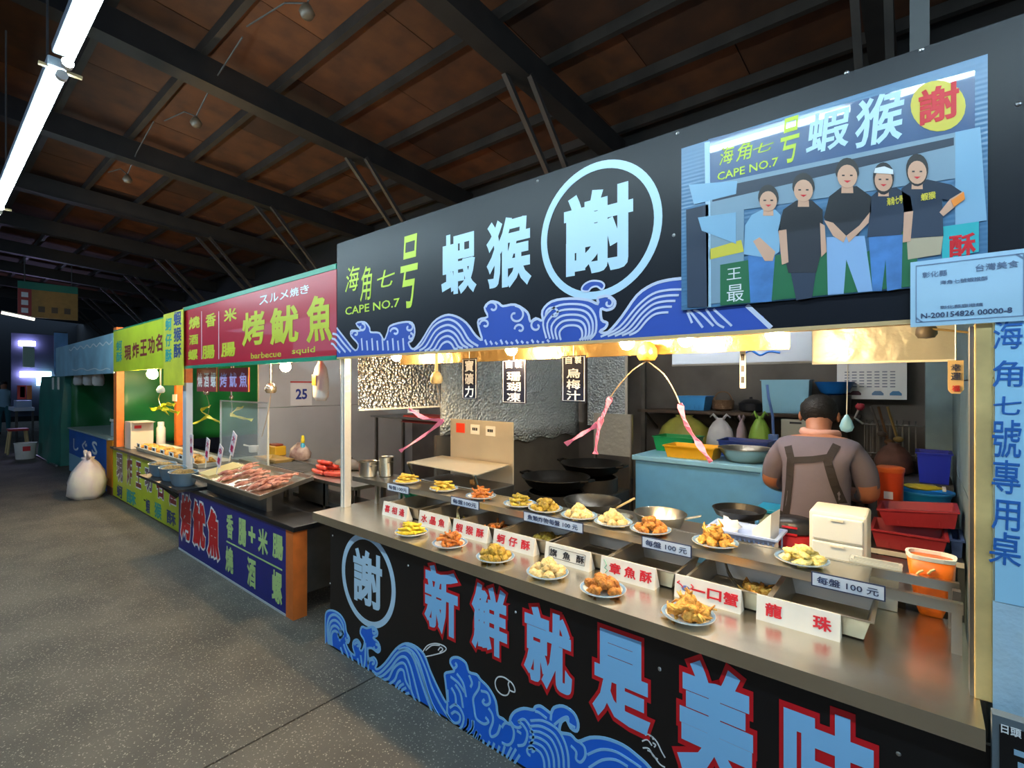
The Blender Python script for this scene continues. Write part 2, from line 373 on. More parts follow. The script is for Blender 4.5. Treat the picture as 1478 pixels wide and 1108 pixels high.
# fluorescent fixtures in a row over the lane
HOUS = pm('fixture_housing', '#b9c6cf', .4)
TY, TZ = -1.165, 3.0
lab = ['long white tube light nearest the bright gap end', 'long glowing tube light hung over the lane at upper left', 'long tube light farther down the lane roof', 'tube light over the near end of the lane']
for i, (a, b) in enumerate([(-8.36, -5.72), (-5.62, -2.98), (-2.88, -.24), (-.14, 2.5)]):
    t = thing('tube_light', ['tube light at the left picture edge, far end of the row', 'glowing tube light between the two cable bands at upper left',
        'glowing tube light at the top left picture edge, nearest the camera', 'tube light overhead at the near end of the row'][i], 'lamp', ((a + b) / 2, TY, TZ), 'tube lights over the lane')
    h = obj('housing', G().box(a, b, TY - .05, TY + .02, TZ + .03, TZ + .07), HOUS, t, bev=.008)
    obj('tube', G().tube([(a + .03, TY, TZ), (b - .03, TY, TZ)], .015, 10), TUBE, t, smooth=True)
    for x in (a + .015, b - .015): obj('end_cap', G().tube([(x - .015, TY, TZ), (x + .015, TY, TZ)], .022, 10), WHITEP, t)
    obj('mounting_band', G().box(b - .05, b - .03, TY - .075, TY + .075, TZ + .028, TZ + .04), pm('band_brass', '#a08a66', .4, .6), t)
    for x in (a + .4, b - .4): obj('hanger', G().tube([(x, TY, TZ + .07), (x, TY, rz(TY) + .05)], .006, 5), IRON, t)
# ================================================================ NEAR STALL: frame, counter, signs
CZ = .80                         # worktop height
# worktop (one continuous stainless sheet with a folded lip)
wt = thing('worktop', 'long stainless steel worktop of the near black stall', 'worktop', (-1.4, .3, CZ))
obj('top_sheet', G().box(-2.93, .115, 0, .66, CZ - .004, CZ), STEELB, wt)
obj('front_lip', G().box(-2.93, .115, -.003, .0, CZ - .05, CZ), STEELB, wt)
obj('end_lip', G().box(-2.933, -2.93, -.003, .66, CZ - .05, CZ), STEELB, wt)
obj('end_lip', G().box(.115, .118, -.003, .2, CZ - .05, CZ), STEELB, wt)
# counter body behind the front panel
cb = thing('counter_base', 'dark counter base carrying the near stall worktop', 'counter', (-1.4, .35, 0))
obj('side_panel', G().box(-2.80, -2.77, .045, .62, .0, CZ - .05), STEELD, cb)
obj('side_panel', G().box(.09, .115, .045, .62, .0, CZ - .05), STEELD, cb)
obj('back_panel', G().box(-2.77, .09, .60, .62, .05, CZ - .05), STEELD, cb)
obj('under_frame', G().box(-2.77, .09, .05, .6, CZ - .06, CZ - .005), STEELD, cb)
# front panel with its print
PY = .03
fp = thing('front_panel_sign', 'black counter front panel with big pale blue slogan and blue waves', 'sign', (-1.4, PY, 0))
obj('board', G().box(-2.78, .55, PY, PY + .012, 0, CZ - .05), BLKP, fp)
E1 = (440, 660, 4.103); E2 = (460, 740, 2.956); E3 = (860, 860, 2.392)
ring(fp, 'ring', 530, 837, 493.5, 571, .13, PY, ICE)
glyph(fp, '謝', 292, 452, 565, 870, PY, ICE, .03, 1, name='character', crp=E1)
def slogan(s, box, crp):
    glyph(fp, s, *box, PY, REDV, .088, 1, name='outline', crp=crp)
    glyph(fp, s, *box, PY, ICE2, .038, 2.4, name='character', crp=crp)
slogan('新', (458, 588, 245, 500), E2); slogan('鮮', (660, 798, 325, 590), E2); slogan('就', (885, 1072, 430, 735), E2); slogan('是', (1180, 1400, 535, 890), E2)
slogan('美', (295, 535, 260, 640), E3); slogan('味', (660, 965, 420, 850), E3)
# waves on the front panel -------------------------------------------------
B1 = (460, 860, 4.467); C1 = (640, 920, 4.62)
w1 = crop(*B1, [(46, 322), (44, 180), (50, 105), (90, 92), (140, 120), (170, 170), (180, 230), (200, 270), (192, 300), (176, 300), (200, 355), (235, 380), (222, 330), (226, 292), (250, 280), (272, 310), (264, 342), (282, 348), (297, 290), (270, 240), (280, 198), (312, 206), (355, 196), (380, 228), (376, 255), (352, 268), (385, 298), (398, 340), (382, 362), (345, 335), (318, 342), (326, 400), (358, 394), (378, 430), (366, 462), (385, 468), (430, 430), (500, 340), (560, 305), (620, 320), (680, 375), (720, 480), (780, 610), (830, 690), (820, 560), (815, 500), (850, 488), (876, 478), (850, 430), (860, 400), (900, 395), (950, 430), (970, 488), (1020, 505)])
w2 = crop(*C1, [(250, 280), (300, 330), (350, 420), (365, 515), (400, 540), (440, 575), (450, 530), (480, 490), (540, 470), (600, 480), (615, 460), (650, 455), (700, 490), (720, 500), (740, 465), (800, 455), (870, 500), (900, 570), (890, 620), (850, 600), (820, 545), (785, 565), (780, 628), (850, 645), (900, 690), (980, 665), (1080, 670), (1200, 715), (1300, 790), (1380, 868)])
wtop = [p for p in xz(w1 + w2, PY)]
xr_, zr_ = wtop[-1]
tail = [(xr_ + .06, zr_ - .05), (xr_ + .14, zr_ - .15), (xr_ + .2, .012)]
zb = .012
g = G(); g.poly(smooth2(wtop + tail, 2) + [(wtop[0][0], zb)], PY - .0014, PY); obj('wave_fill', g, WAVB, fp)
g = G(); g.stroke(smooth2(wtop + tail, 3), .012, PY - .0024, PY - .0008); obj('wave_outline', g, ICE2, fp)
def inlines(lines, crp, nm='wave_line', wpx=3.7, mat=ICE2): flatlines(fp, nm, lines, wpx, PY, mat, 1.5, crp)
hump = [(345, 480), (385, 500), (450, 440), (510, 365), (565, 350), (610, 400), (650, 520), (690, 640), (735, 760)]
inlines([hump, [(360, 510), (400, 520), (460, 470), (515, 400), (560, 395), (590, 450), (620, 560), (650, 680)], [(400, 540), (450, 530), (480, 470), (520, 435), (555, 440), (580, 520), (600, 620), (640, 710)],
         [(440, 575), (490, 540), (515, 480), (545, 480), (560, 545), (590, 600)], [(495, 590), (510, 560), (530, 545)], [(510, 610), (525, 580), (550, 565)], [(525, 635), (540, 605), (565, 590)], [(550, 655), (565, 630), (585, 625)],
         [(515, 345), (570, 335), (630, 390), (670, 500), (705, 620), (750, 730), (820, 830)], [(560, 310), (630, 350), (690, 470), (730, 590), (790, 710), (850, 800)],
         [(600, 370), (640, 440), (680, 560), (720, 680), (780, 790)], [(830, 690), (830, 760), (870, 815), (905, 810), (910, 770), (880, 745), (855, 760)], [(845, 720), (880, 700), (915, 730), (935, 790), (915, 850), (870, 860), (820, 800)],
         [(830, 600), (835, 680)], [(855, 590), (880, 640), (885, 700)], [(880, 570), (915, 630), (930, 720)], [(850, 520), (900, 560), (940, 620)], [(890, 500), (930, 560), (950, 650)], [(870, 470), (890, 450), (880, 430)],
         [(965, 790), (960, 830), (930, 870)], [(990, 800), (990, 850), (955, 890)], [(1020, 870), (1005, 915)], [(1045, 890), (1025, 945)]], B1)
cres = [(62, 310), (55, 200), (70, 135), (105, 120), (140, 150), (160, 200), (158, 250)]
inlines(nest(cres, (110, 330), [1, .83, .66, .5]) + [spiral((135, 250), 30, -1.6, .9), spiral((180, 275), 18, -1.5, .9), spiral((250, 315), 20, 3.1, .9), spiral((355, 232), 20, -2.2, .9), spiral((365, 335), 26, -1.5, .9, 1), spiral((345, 430), 28, 2.5, .9, 1),
        [(300, 300), (300, 400), (290, 470)], [(315, 330), (318, 420), (320, 480)], [(250, 400), (262, 460)], [(270, 380), (282, 470)], [(160, 310), (185, 380), (195, 410)], [(140, 330), (160, 390)], [(205, 370), (220, 420)]], B1)
bighump = [(495, 720), (540, 710), (560, 640), (530, 580), (500, 560), (540, 545), (580, 600), (600, 660), (580, 715)]
arc = [(580, 560), (660, 560), (750, 610), (800, 690), (825, 780), (830, 868)]
inlines(nest(arc, (560, 868), [1.02, .9, .78, .66, .54, .42]) + [bighump, spiral((590, 750), 38, 1.8, 1.0), [(450, 560), (470, 590), (500, 600), (520, 590)], [(490, 620), (520, 640)], [(170, 250), (190, 300), (180, 330)], [(240, 290), (235, 340), (200, 400), (205, 470), (220, 540), (270, 575), (300, 560), (280, 530)],
        [(250, 355), (295, 370), (310, 430), (285, 450), (262, 430), (275, 410)], [(300, 470), (325, 510), (330, 560), (310, 620), (320, 660), (360, 640), (380, 580)], [(390, 600), (410, 570), (450, 580), (470, 630), (460, 690), (430, 715), (390, 700)],
        [(165, 540), (160, 590), (120, 625)], [(200, 550), (195, 610), (155, 650)], [(225, 620), (200, 665)], [(245, 650), (225, 690)], [(270, 680), (262, 715)], [(310, 690), (285, 735)], [(340, 700), (320, 760)], [(375, 720), (355, 780)], [(410, 720), (390, 790)], [(455, 730), (420, 800)], [(485, 740), (440, 820)], [(510, 780), (465, 850)],
        [(720, 500), (715, 550)], [(740, 580), (790, 540), (830, 530), (835, 570), (880, 600)], [(610, 490), (640, 500), (690, 540)], [(900, 690), (940, 730), (945, 790), (915, 830), (885, 810), (885, 760), (850, 720)],
        [(960, 780), (1050, 745), (1150, 760), (1250, 820), (1320, 868)], [(970, 868), (1060, 815), (1150, 815), (1230, 860)]], C1)
# line drawings: fish, puffer, shrimp
flatlines(fp, 'line_drawing', [[(670, 360), (700, 320), (750, 305), (800, 318), (822, 340), (800, 362), (745, 378), (690, 390)], [(690, 350), (730, 318), (780, 318)], [(770, 350), (785, 330), (800, 345), (780, 362)]], 1.6, PY, WHITEV, 1, B1)
flatlines(fp, 'line_drawing', [[(440, 290), (405, 265), (365, 262), (345, 295), (355, 345), (390, 380), (425, 382), (440, 350), (432, 310), (445, 292), (470, 325), (475, 362), (440, 350)]], 1.8, PY, WHITEV, 1, C1)
flatlines(fp, 'line_drawing', [[(1345, 650), (1370, 645), (1420, 690), (1455, 760), (1478, 800)], [(1325, 690), (1360, 680), (1390, 720)], [(1330, 735), (1370, 740), (1400, 790), (1430, 810)], [(1395, 700), (1415, 715), (1405, 730)], [(1370, 650), (1390, 660), (1400, 680)], [(1360, 750), (1390, 770), (1440, 840), (1478, 865)]], 1.8, PY, WHITEV, 1, C1)
for (x, y) in crop(*E1, [(165, 462), (612, 640), (1248, 915), (150, 745)]) + crop(*E3, [(220, 250), (1045, 545)]) + [(952, 966)]:
    p = at(x, y, Y=PY); obj('screw', G().lathe([(.006, 0), (.004, .003), (0, .004)], 8), SCREW, fp).matrix_basis = Matrix.Translation((p.x, PY, p.z)) @ Matrix.Rotation(math.pi / 2, 4, 'X')

# posts ---------------------------------------------------------------------
SY = .15                                  # plane of the hanging signs
PWRAP = pm('silver_post_wrap', '#d9d9d4', .3, .45, bump=.3, bs=30)
ps = thing('stall_post', 'silvery foil-wrapped stall post at the left end of the worktop', 'post', (-2.9, .2, 0))
obj('shaft', G().box(-2.925, -2.875, .185, .235, CZ, 2.5), PWRAP, ps, bev=.004)
obj('wrap_seam', G().box(-2.905, -2.898, .181, .186, CZ, 1.78), WHITEP, ps)
SZ0_ = 1.755
pr = thing('stall_post', 'yellowed wooden stall post at the right end of the worktop', 'post', (.12, .16, 0))
WOODY = pm('yellow_wood', '#c9ae72', .6, var=.2, vs=9)
obj('shaft', G().box(.108, .142, .14, .2, CZ, SZ0_), WOODY, pr, bev=.003)
obj('inner_strip', G().box(.100, .108, .15, .2, CZ, 1.75), STEELD, pr)
# hanging sign over the opening ----------------------------------------------
sg = thing('shop_sign', 'long black overhead sign with pale circled logo and blue waves', 'sign', (-1.3, SY, 1.77))
SZ0, SZ1, SXL = 1.778, 2.51, -2.905
obj('board', G().box(SXL, .62, SY, SY + .03, SZ0, SZ1), BLK, sg)
obj('lower_edge', G().box(SXL, .62, SY - .002, SY + .034, SZ0 - .012, SZ0), pm('gold_edge', '#d9b985', .4, .3), sg)
S5 = (480, 200, 2.956)
for s, b in (('海', (58, 112, 545, 650)), ('角', (122, 166, 545, 690)), ('七', (190, 262, 560, 632)), ('号', (290, 362, 415, 720))):
    glyph(sg, s, *b, SY, LIME, .006, 1, .22, 'character', S5)
glyph(sg, 'CAPE NO.7', 55, 285, 700, 734, SY, LIME, .012, 1, 0, 'lettering', S5)
glyph(sg, '蝦', 470, 606, 408, 652, SY, ICE, .035, 1, 0, 'character', S5); glyph(sg, '猴', 665, 838, 345, 622, SY, ICE, .035, 1, 0, 'character', S5)
glyph(sg, '謝', 998, 1270, 228, 556, SY, ICE, .038, 1, 0, 'character', S5)
ring(sg, 'ring', 861, 333, 781, 956, .115, SY, ICE)
H = (480, 400, 2.274)
top = [(0, 168), (22, 176), (45, 205), (75, 240), (85, 220), (62, 192), (64, 175), (95, 175), (78, 152), (105, 147), (122, 165), (126, 180), (155, 183), (170, 206), (182, 180), (190, 160), (230, 148), (262, 150), (271, 180), (262, 207), (250, 215), (265, 236), (292, 210), (330, 150), (370, 125), (405, 128), (440, 150), (470, 190), (492, 206), (482, 170), (480, 140), (510, 130), (500, 100), (520, 80), (545, 84), (560, 95), (600, 90), (640, 115), (650, 145), (668, 135), (690, 142), (690, 110), (720, 80), (780, 70), (840, 75), (872, 88), (872, 68), (905, 62), (928, 80), (922, 100), (900, 108), (882, 104), (884, 140), (902, 150), (896, 166), (878, 178), (905, 180), (950, 130), (1000, 60), (1050, 25), (1100, 10), (1150, 4), (1160, 100), (1360, 92), (1440, 166)]
tp = [(max(x, SXL + .001), z) for x, z in xz(crop(*H, top), SY)]; g = G(); g.poly(smooth2(tp, 2) + [(tp[-1][0], SZ0), (tp[0][0], SZ0)], SY - .0016, SY); obj('wave_fill', g, WAVD, sg)
WLT = pm('wave_pale_line', '#cfd6ee', .45)
g = G(); g.stroke(smooth2(tp[:-3], 3), .011, SY - .0030, SY - .0008); g.stroke([tp[-2], tp[-1]], .014, SY - .003, SY - .0008); obj('wave_outline', g, WLT, sg)
h1 = [(265, 238), (292, 220), (330, 160), (370, 137), (400, 142), (425, 165), (450, 205), (480, 225)]
h2 = [(880, 195), (940, 165), (1000, 95), (1050, 55), (1100, 42), (1148, 40)]
h0 = [(0, 185), (15, 190), (35, 215), (60, 244)]
sw = [(700, 200), (690, 140), (730, 95), (790, 85), (840, 95), (865, 130), (865, 180), (845, 208)]
ln = nest(h1, (375, 250), [.98, .82, .66, .5, .34]) + nest(h2, (1060, 185), [1, .87, .74, .61, .48]) + nest(h0, (-10, 250), [1, .75, .5]) + nest(sw, (785, 210), [.98, .84, .7, .56, .42])
ln += [spiral((95, 165), 15, -1.5, .9), spiral((75, 185), 12, 3, .9), spiral((250, 165), 16, -1.5, .9), spiral((205, 180), 16, 3.2, .9), spiral((255, 195), 12, -1.5, .9), spiral((525, 100), 22, 3.2, .9), spiral((600, 125), 32, -1.6, 1.0), spiral((500, 155), 18, 3.1, .9), spiral((615, 170), 18, 3.1, .9), spiral((670, 160), 22, -1.6, .9, -1), spiral((725, 120), 26, 3.0, .9), spiral((905, 85), 18, -1.6, .9)]
for i in range(13): ln.append([(500 + i * 17, 205 + (i % 3) * 4), (507 + i * 17, 222 - i * .8)])
for i in range(9): ln.append([(95 + i * 17, 200 + (i % 2) * 8), (98 + i * 17, 240)])
ln += [[(1180, 150), (1165, 115)], [(1215, 165), (1180, 120), (1165, 108)], [(1250, 160), (1210, 120), (1185, 106)], [(1285, 165), (1260, 150), (1225, 104)], [(1310, 160), (1300, 150), (1250, 104)]]
for l in ln:
    for i, p in enumerate(l):
        l[i] = (p[0], min(p[1], 262 - .0688 * p[0]))
flatlines(sg, 'wave_line', ln, 3.2, SY, WLT, 2.2, H)
flatpoly(sg, 'wave_fill', [(818, 42), (826, 24), (850, 12), (880, 14), (892, 26), (884, 40), (868, 30), (850, 34), (838, 46)], SY, WAVD, 2.4, H, 3)
flatlines(sg, 'wave_outline', [[(818, 42), (826, 24), (850, 12), (880, 14), (892, 26), (884, 40), (868, 30), (850, 34), (838, 46)]], 2.6, SY, WLT, 3.2, H, 4, True)
for (x, y) in crop(*S5, [(875, 180), (1456, 412)]) + [(978, 192), (1222, 105), (1330, 72), (1470, 150)]:
    p = at(x, y, Y=SY); obj('screw', G().lathe([(.007, 0), (.005, .003), (0, .005)], 8), SCREW, sg).matrix_basis = Matrix.Translation((p.x, SY, p.z)) @ Matrix.Rotation(math.pi / 2, 4, 'X')

# family photo banner fixed on the sign -----------------------------------------
PB = SY - .0135
K = (960, 60, 2.639)
pb = thing('photo_banner', 'colour photo banner of five people posing before a stall', 'banner', (-.4, PB, 1.85))
def pc(x, y): return crop(*K, [(x, y)])[0]
cn = [at(*pc(62, 400), Y=PB), at(*pc(1229, 85), Y=PB), at(*pc(1232, 850), Y=PB), at(*pc(62, 1018), Y=PB)]
bx0, bx1, bz0, bz1 = cn[0].x, cn[1].x, 1.862, 2.432
PBM = ribbed('photo_print_sky', '#44739a', .3)
obj('print_sheet', G().box(bx0, bx1, PB, PB + .008, bz0, bz1), PBM, pb)
def pf(nm, pts, mat, lay=1, sm=0): return flatpoly(pb, nm, pts, PB, mat, lay, K, sm)
PD = pm('print_dark', '#1a2a40', .35, coat=.5); PJ = pm('print_jeans', '#3f78b8', .35, var=.2, vs=20, coat=.5); PSK = pm('print_skin', '#d3a184', .4, coat=.4)
PBLK = pm('print_black', '#15161c', .35, coat=.5); PHAIR = pm('print_hair', '#1c1716', .4); PGR = pm('print_green', '#1f6a42', .4); PBLU = pm('print_light_blue', '#84b0ce', .35, coat=.5)
PBR = pm('print_brown', '#6a5140', .4); PTEAL = pm('print_teal', '#2fb0b8', .4); PYE = pm('print_yellow', '#d3c23a', .4); PGY = pm('print_grey', '#7d97aa', .4)
pf('print_awning', [(165, 372), (1180, 110), (1180, 330), (170, 545)], pm('print_awning', '#254c7c', .3, coat=.6))
pf('print_shade', [(165, 545), (1110, 345), (1110, 520), (300, 640), (300, 980), (170, 1000)], PGY, 1.5)
pf('print_shade', [(180, 560), (1100, 365), (1100, 395), (180, 610)], PD, 2.0)
pf('print_shade', [(80, 640), (165, 620), (165, 1010), (85, 1012)], PD, 2.0)
pf('print_cloth', [(90, 545), (275, 530), (270, 580), (110, 620)], PBLU, 2.6); pf('print_cloth', [(125, 670), (270, 650), (270, 770), (140, 720)], PBLU, 2.6)
pf('print_food', [(170, 790), (290, 755), (300, 800), (170, 830)], PYE, 2); pf('print_counter', [(210, 850), (560, 790), (770, 800), (960, 690), (960, 930), (210, 1005)], PGR, 2.2); pf('print_counter', [(1055, 705), (1195, 685), (1195, 800), (1055, 830)], PTEAL, 2.2)
pf('print_wall', [(1105, 345), (1200, 325), (1225, 680), (1105, 700)], PBLU, 1.8)
pf('print_frame', [(150, 385), (170, 380), (175, 1010), (160, 1012)], pm('print_post', '#a9cbe0', .35), 2)
pf('print_badge', [(935 + 105 * (1 + math.cos(t)), 245 - 97 * math.sin(t)) for t in [i * .26 for i in range(24)]], PYE, 2)
glyph(pb, '謝', 970, 1115, 172, 300, PB, REDV, .03, 3, 0, 'lettering', K)
for s, b in (('海', (210, 260, 400, 465)), ('角', (275, 330, 385, 450)), ('七', (335, 410, 385, 420)), ('号', (440, 510, 290, 460))): glyph(pb, s, *b, PB, LIME, .006, 2, .2, 'lettering', K)
glyph(pb, 'CAPE NO.7', 200, 430, 470, 500, PB, LIME, .012, 2, 0, 'lettering', K)
glyph(pb, '蝦', 545, 700, 265, 410, PB, ICE, .02, 2, .1, 'lettering', K); glyph(pb, '猴', 730, 905, 205, 385, PB, ICE, .02, 2, .1, 'lettering', K)
glyph(pb, '酥', 1085, 1180, 735, 815, PB, REDV, .03, 3, 0, 'lettering', K)
glyph(pb, '王', 235, 290, 862, 905, PB, PAPER, .0, 2.6, 0, 'lettering', K); glyph(pb, '最', 235, 300, 925, 990, PB, PAPER, .0, 2.6, 0, 'lettering', K)
def who(head, torso, legs, arms, top_m, leg_m, hairtop, lay=3):
    pf('print_trousers', legs, leg_m, lay); pf('print_shirt', torso, top_m, lay + .7)
    for a in arms: pf('print_arm', a, PSK, lay + 1.1)
    cx, cy, rx, ry = head
    pf('print_neck', [(cx - rx * .5, cy), (cx + rx * .5, cy), (cx + rx * .6, cy + ry * 1.5), (cx - rx * .6, cy + ry * 1.5)], PSK, lay + 1.2)
    pf('print_hair', [(cx + rx * 1.18 * math.cos(t), cy - 6 - ry * (1.18 if math.sin(t) > 0 else hairtop) * math.sin(t)) for t in [i * .32 for i in range(20)]], PHAIR, lay + 1.6)
    pf('print_face', [(cx + rx * math.cos(t), cy + 8 - ry * .92 * math.sin(t)) for t in [i * .32 for i in range(20)]], PSK, lay + 2.2)
    for dx in (-.4, .4): pf('print_eye', [(cx + rx * dx - 5, cy + 2), (cx + rx * dx + 5, cy + 2), (cx + rx * dx + 5, cy + 7), (cx + rx * dx - 5, cy + 7)], PHAIR, lay + 2.9)
    pf('print_mouth', [(cx - rx * .35, cy + ry * .5), (cx + rx * .35, cy + ry * .5), (cx, cy + ry * .68)], REDV, lay + 2.9)
who((393, 600, 33, 42), [(330, 660), (370, 640), (420, 640), (440, 660), (435, 800), (400, 825), (300, 810), (305, 700)], [(315, 800), (420, 800), (405, 990), (325, 995)], [[(335, 760), (360, 745), (420, 800), (410, 835), (380, 835)]], PBLU, PJ, .9)
who((527, 560, 36, 46), [(450, 640), (500, 605), (560, 605), (600, 640), (600, 780), (575, 880), (470, 880), (430, 720)], [(470, 840), (580, 840), (560, 975), (500, 985)], [[(432, 720), (462, 715), (470, 840), (445, 850)], [(590, 690), (608, 700), (615, 800), (595, 820)]], PBLK, PD, .8)
who((694, 505, 38, 48), [(625, 590), (670, 555), (730, 550), (785, 590), (785, 650), (735, 740), (645, 745), (605, 670)], [(615, 745), (760, 740), (790, 950), (735, 955), (690, 830), (680, 960), (620, 965)], [[(605, 680), (640, 690), (690, 740), (680, 765), (640, 740)], [(780, 650), (740, 700), (690, 740), (700, 765), (775, 690)]], PBLK, pm('print_pale_jeans', '#8fb2dc', .35), .75)
who((832, 520, 34, 46), [(785, 590), (820, 560), (880, 555), (935, 590), (945, 660), (905, 690), (900, 735), (770, 745)], [(775, 740), (905, 735), (900, 940), (845, 950), (840, 830), (825, 950), (790, 950)], [[(910, 650), (945, 645), (935, 760), (905, 765)]], PD, PJ, 1.5)
pf('print_cap', [(795, 500), (800, 482), (835, 475), (868, 488), (870, 505)], PAPER, 6.5)
who((960, 490, 36, 48), [(900, 560), (940, 530), (1000, 525), (1090, 545), (1135, 575), (1110, 610), (1055, 600), (1060, 740), (920, 750)], [(920, 740), (1060, 735), (1050, 810), (925, 830)], [[(1085, 600), (1135, 570), (1140, 600), (1060, 665), (1045, 650)]], PD, pm('print_khaki', '#b9a98e', .4), 1.4)
pf('print_sleeve', [(1090, 605), (1138, 572), (1142, 600), (1100, 630)], pm('print_orange', '#f08a2a', .4), 5.5)
for s, b in (('海角七号', (845, 905, 590, 620)), ('蝦猴', (975, 1030, 575, 602))): glyph(pb, s, *b, PB, PYE, .03, 5, 0, 'lettering', K)
# numbered certificate in a clear sleeve ------------------------------------
CY_ = SY - .022
ct = thing('certificate', 'pale blue certificate with ornate border and serial number', 'certificate', (.05, CY_, 1.8))
CTm = pm('certificate_paper', '#a9cfe8', .3, coat=.7, bump=.15, bs=9); CTI = pm('certificate_ink', '#6f86a8', .5)
c0, c1 = at(1314, 375, Y=CY_), at(1478, 345, Y=CY_); cz0, cz1 = 1.70 + .055, at(1400, 368, Y=CY_).z
cx0, cx1 = c0.x, c0.x + .225
obj('paper', G().box(cx0, cx1, CY_, CY_ + .004, cz0, cz1), CTm, ct)
g = G(); a = .012; g.stroke([(cx0 + a, cz0 + a), (cx1 - a, cz0 + a), (cx1 - a, cz1 - a), (cx0 + a, cz1 - a)], .003, CY_ - .001, CY_, True); g.stroke([(cx0 + 2 * a, cz0 + a), (cx0 + a, cz0 + 2 * a)], .004, CY_ - .001, CY_); g.stroke([(cx1 - 2 * a, cz1 - a), (cx1 - a, cz1 - 2 * a)], .004, CY_ - .001, CY_)
obj('border', g, CTI, ct)
cw, ch = cx1 - cx0, cz1 - cz0
def cl(s, u, v, w, h, m=CTI, bd=.01): glyphw(ct, s, (cx0 + cw * u, CY_ - .0012, cz0 + ch * v), (1, 0, 0), (0, 0, 1), cw * w, ch * h, m, bd)
cl('彰化縣', .22, .78, .22, .09); cl('台灣美食', .74, .80, .34, .1); cl('海角七號蝦猴酥', .47, .64, .4, .06); cl('N-200154826 00000-8', .48, .16, .76, .075, pm('ink_dark', '#3b4c70', .5), .02); cl('彰化縣鹿港鎮', .45, .27, .36, .05)
# blue handwritten banner in clear plastic on the right post --------------------
hb = thing('vertical_banner', 'light blue vertical banner with dark blue handwriting in clear plastic', 'banner', (.2, .12, 1.0))
HY = .135; HX0 = .145
HBm = pm('sky_blue_banner', '#9ad0f0', .35, coat=.6, bump=.1, bs=7); HBI = pm('marker_blue', '#1f5fae', .5)
z_hi, z_lo = at(1450, 455, Y=HY).z, at(1440, 868, Y=HY).z
obj('sheet', G().box(HX0, HX0 + .20, HY, HY + .006, z_lo, z_hi), HBm, hb)
for s, b in (('海', (1434, 1476, 462, 503)), ('角', (1433, 1476, 520, 558)), ('七', (1434, 1474, 572, 598)), ('號', (1432, 1474, 606, 660)), ('專', (1432, 1473, 664, 712)), ('用', (1432, 1472, 722, 765)), ('桌', (1428, 1474, 768, 815))):
    glyph(hb, s, *b, HY, HBI, .008, 1, .04, 'character')
obj('plastic_sleeve', G().box(HX0 - .004, HX0 + .2, HY - .001, HY + .010, at(1440, 1030, Y=HY).z, z_lo - .002), pm('crinkled_clear_plastic', '#b4d4e8', .14, .1, bump=1., bs=16, coat=.6), hb)
nt_ = thing('notice_board', 'small black notice with white text at the lower right corner', 'sign', (.15, PY, .6))
NY = -.004
n0 = at(1432, 1030, Y=NY); n1 = at(1478, 1040, Y=NY)
obj('board', G().box(n0.x, n0.x + .2, NY, NY + .03, n0.z - .36, n0.z), pm('notice_grey', '#5d6a72', .4), nt_)
obj('face', G().box(n0.x + .012, n0.x + .19, NY - .002, NY, n0.z - .34, n0.z - .018), BLKP, nt_)
glyph(nt_, '日頭', 1445, 1474, 1049, 1061, NY - .002, WHITEV, .02, 1)
g = G()
for r_ in range(9):
    for c_ in range(6):
        xx = n0.x + .035 + c_ * .022 + (r_ % 2) * .006; zz = n0.z - .075 - r_ * .026
        g.box(xx, xx + .016, NY - .004, NY - .002, zz, zz + .012)
obj('fine_print', g, pm('print_pale_blue', '#8fb4cf', .5), nt_)
# ================================================================ NEAR STALL: things on the counter
PLW = pm('white_glaze', '#e6e6e0', .2, coat=.4); PLB = pm('blue_glaze_band', '#6f8fb0', .25)
# food shelf behind the pans
SHZ, SHY = .95, .385
sh = thing('food_shelf', 'raised stainless shelf with thin rails along the back of the worktop', 'shelf', (-1.4, .48, CZ))
obj('shelf_sheet', G().box(-3.1, -.13, SHY + .004, .60, SHZ - .006, SHZ), STEEL, sh)
obj('front_rail', G().box(-3.1, .10, SHY, SHY + .02, SHZ - .03, SHZ + .002), STEEL, sh)
obj('rear_rail', G().box(-3.1, .10, .58, .60, SHZ - .03, SHZ + .002), STEEL, sh)
for x in (-2.82, .085):
    for y in (SHY + .01, .59): obj('leg', G().box(x - .012, x + .012, y - .01, y + .01, CZ, SHZ - .03), STEEL, sh)
obj('end_bracket', G().box(.08, .1, .5, .53, CZ, SHZ), IRON, sh)
# pans
def pan_mesh():
    g = G(); w, d, h, t = .135, .15, .07, .012
    r = lambda k, z: [(-w * k, -d * k, z), (w * k, -d * k, z), (w * k, d * k, z), (-w * k, d * k, z)]
    g.loft([r(.86, 0), r(1, h), r(1.07, h), r(1.07, h - .003), r(.99, h - .004), r(.84, -.002)], False); g.add(r(.86, 0.0), [(0, 1, 2, 3)]); g.add(r(.84, -.002), [(3, 2, 1, 0)]); return g
NAMES = ['喜相逢', '水晶魚', '蝦猴酥', '蚵仔酥', '旗魚酥', '章魚酥', '一口蟹', '龍珠']
SX = [-2.436, -2.09, -1.804, -1.51, -1.203, -.913, -.598, -.31]
pan_lab = ['behind the leftmost name sign', 'behind the second name sign from the left', 'heaped with orange fried shrimp', 'with olive fried oysters', 'behind the black-lettered sign', 'empty, behind the octopus sign', 'with a few golden crab bits and tongs', 'empty, at the right end behind the last sign']
STR = pm('pan_steel', '#aca392', .36, .9, bump=.05, bs=30)
pmesh = pan_mesh().mesh('pan', STR, True)
for i, x in enumerate(SX):
    o = link('food_pan', pmesh, None, Matrix.Translation((x + (.06 if i > 5 else .05), .43, CZ + .006)))
    tag(o, 'shallow steel food pan ' + pan_lab[i], 'pan', 'steel pans on the worktop')
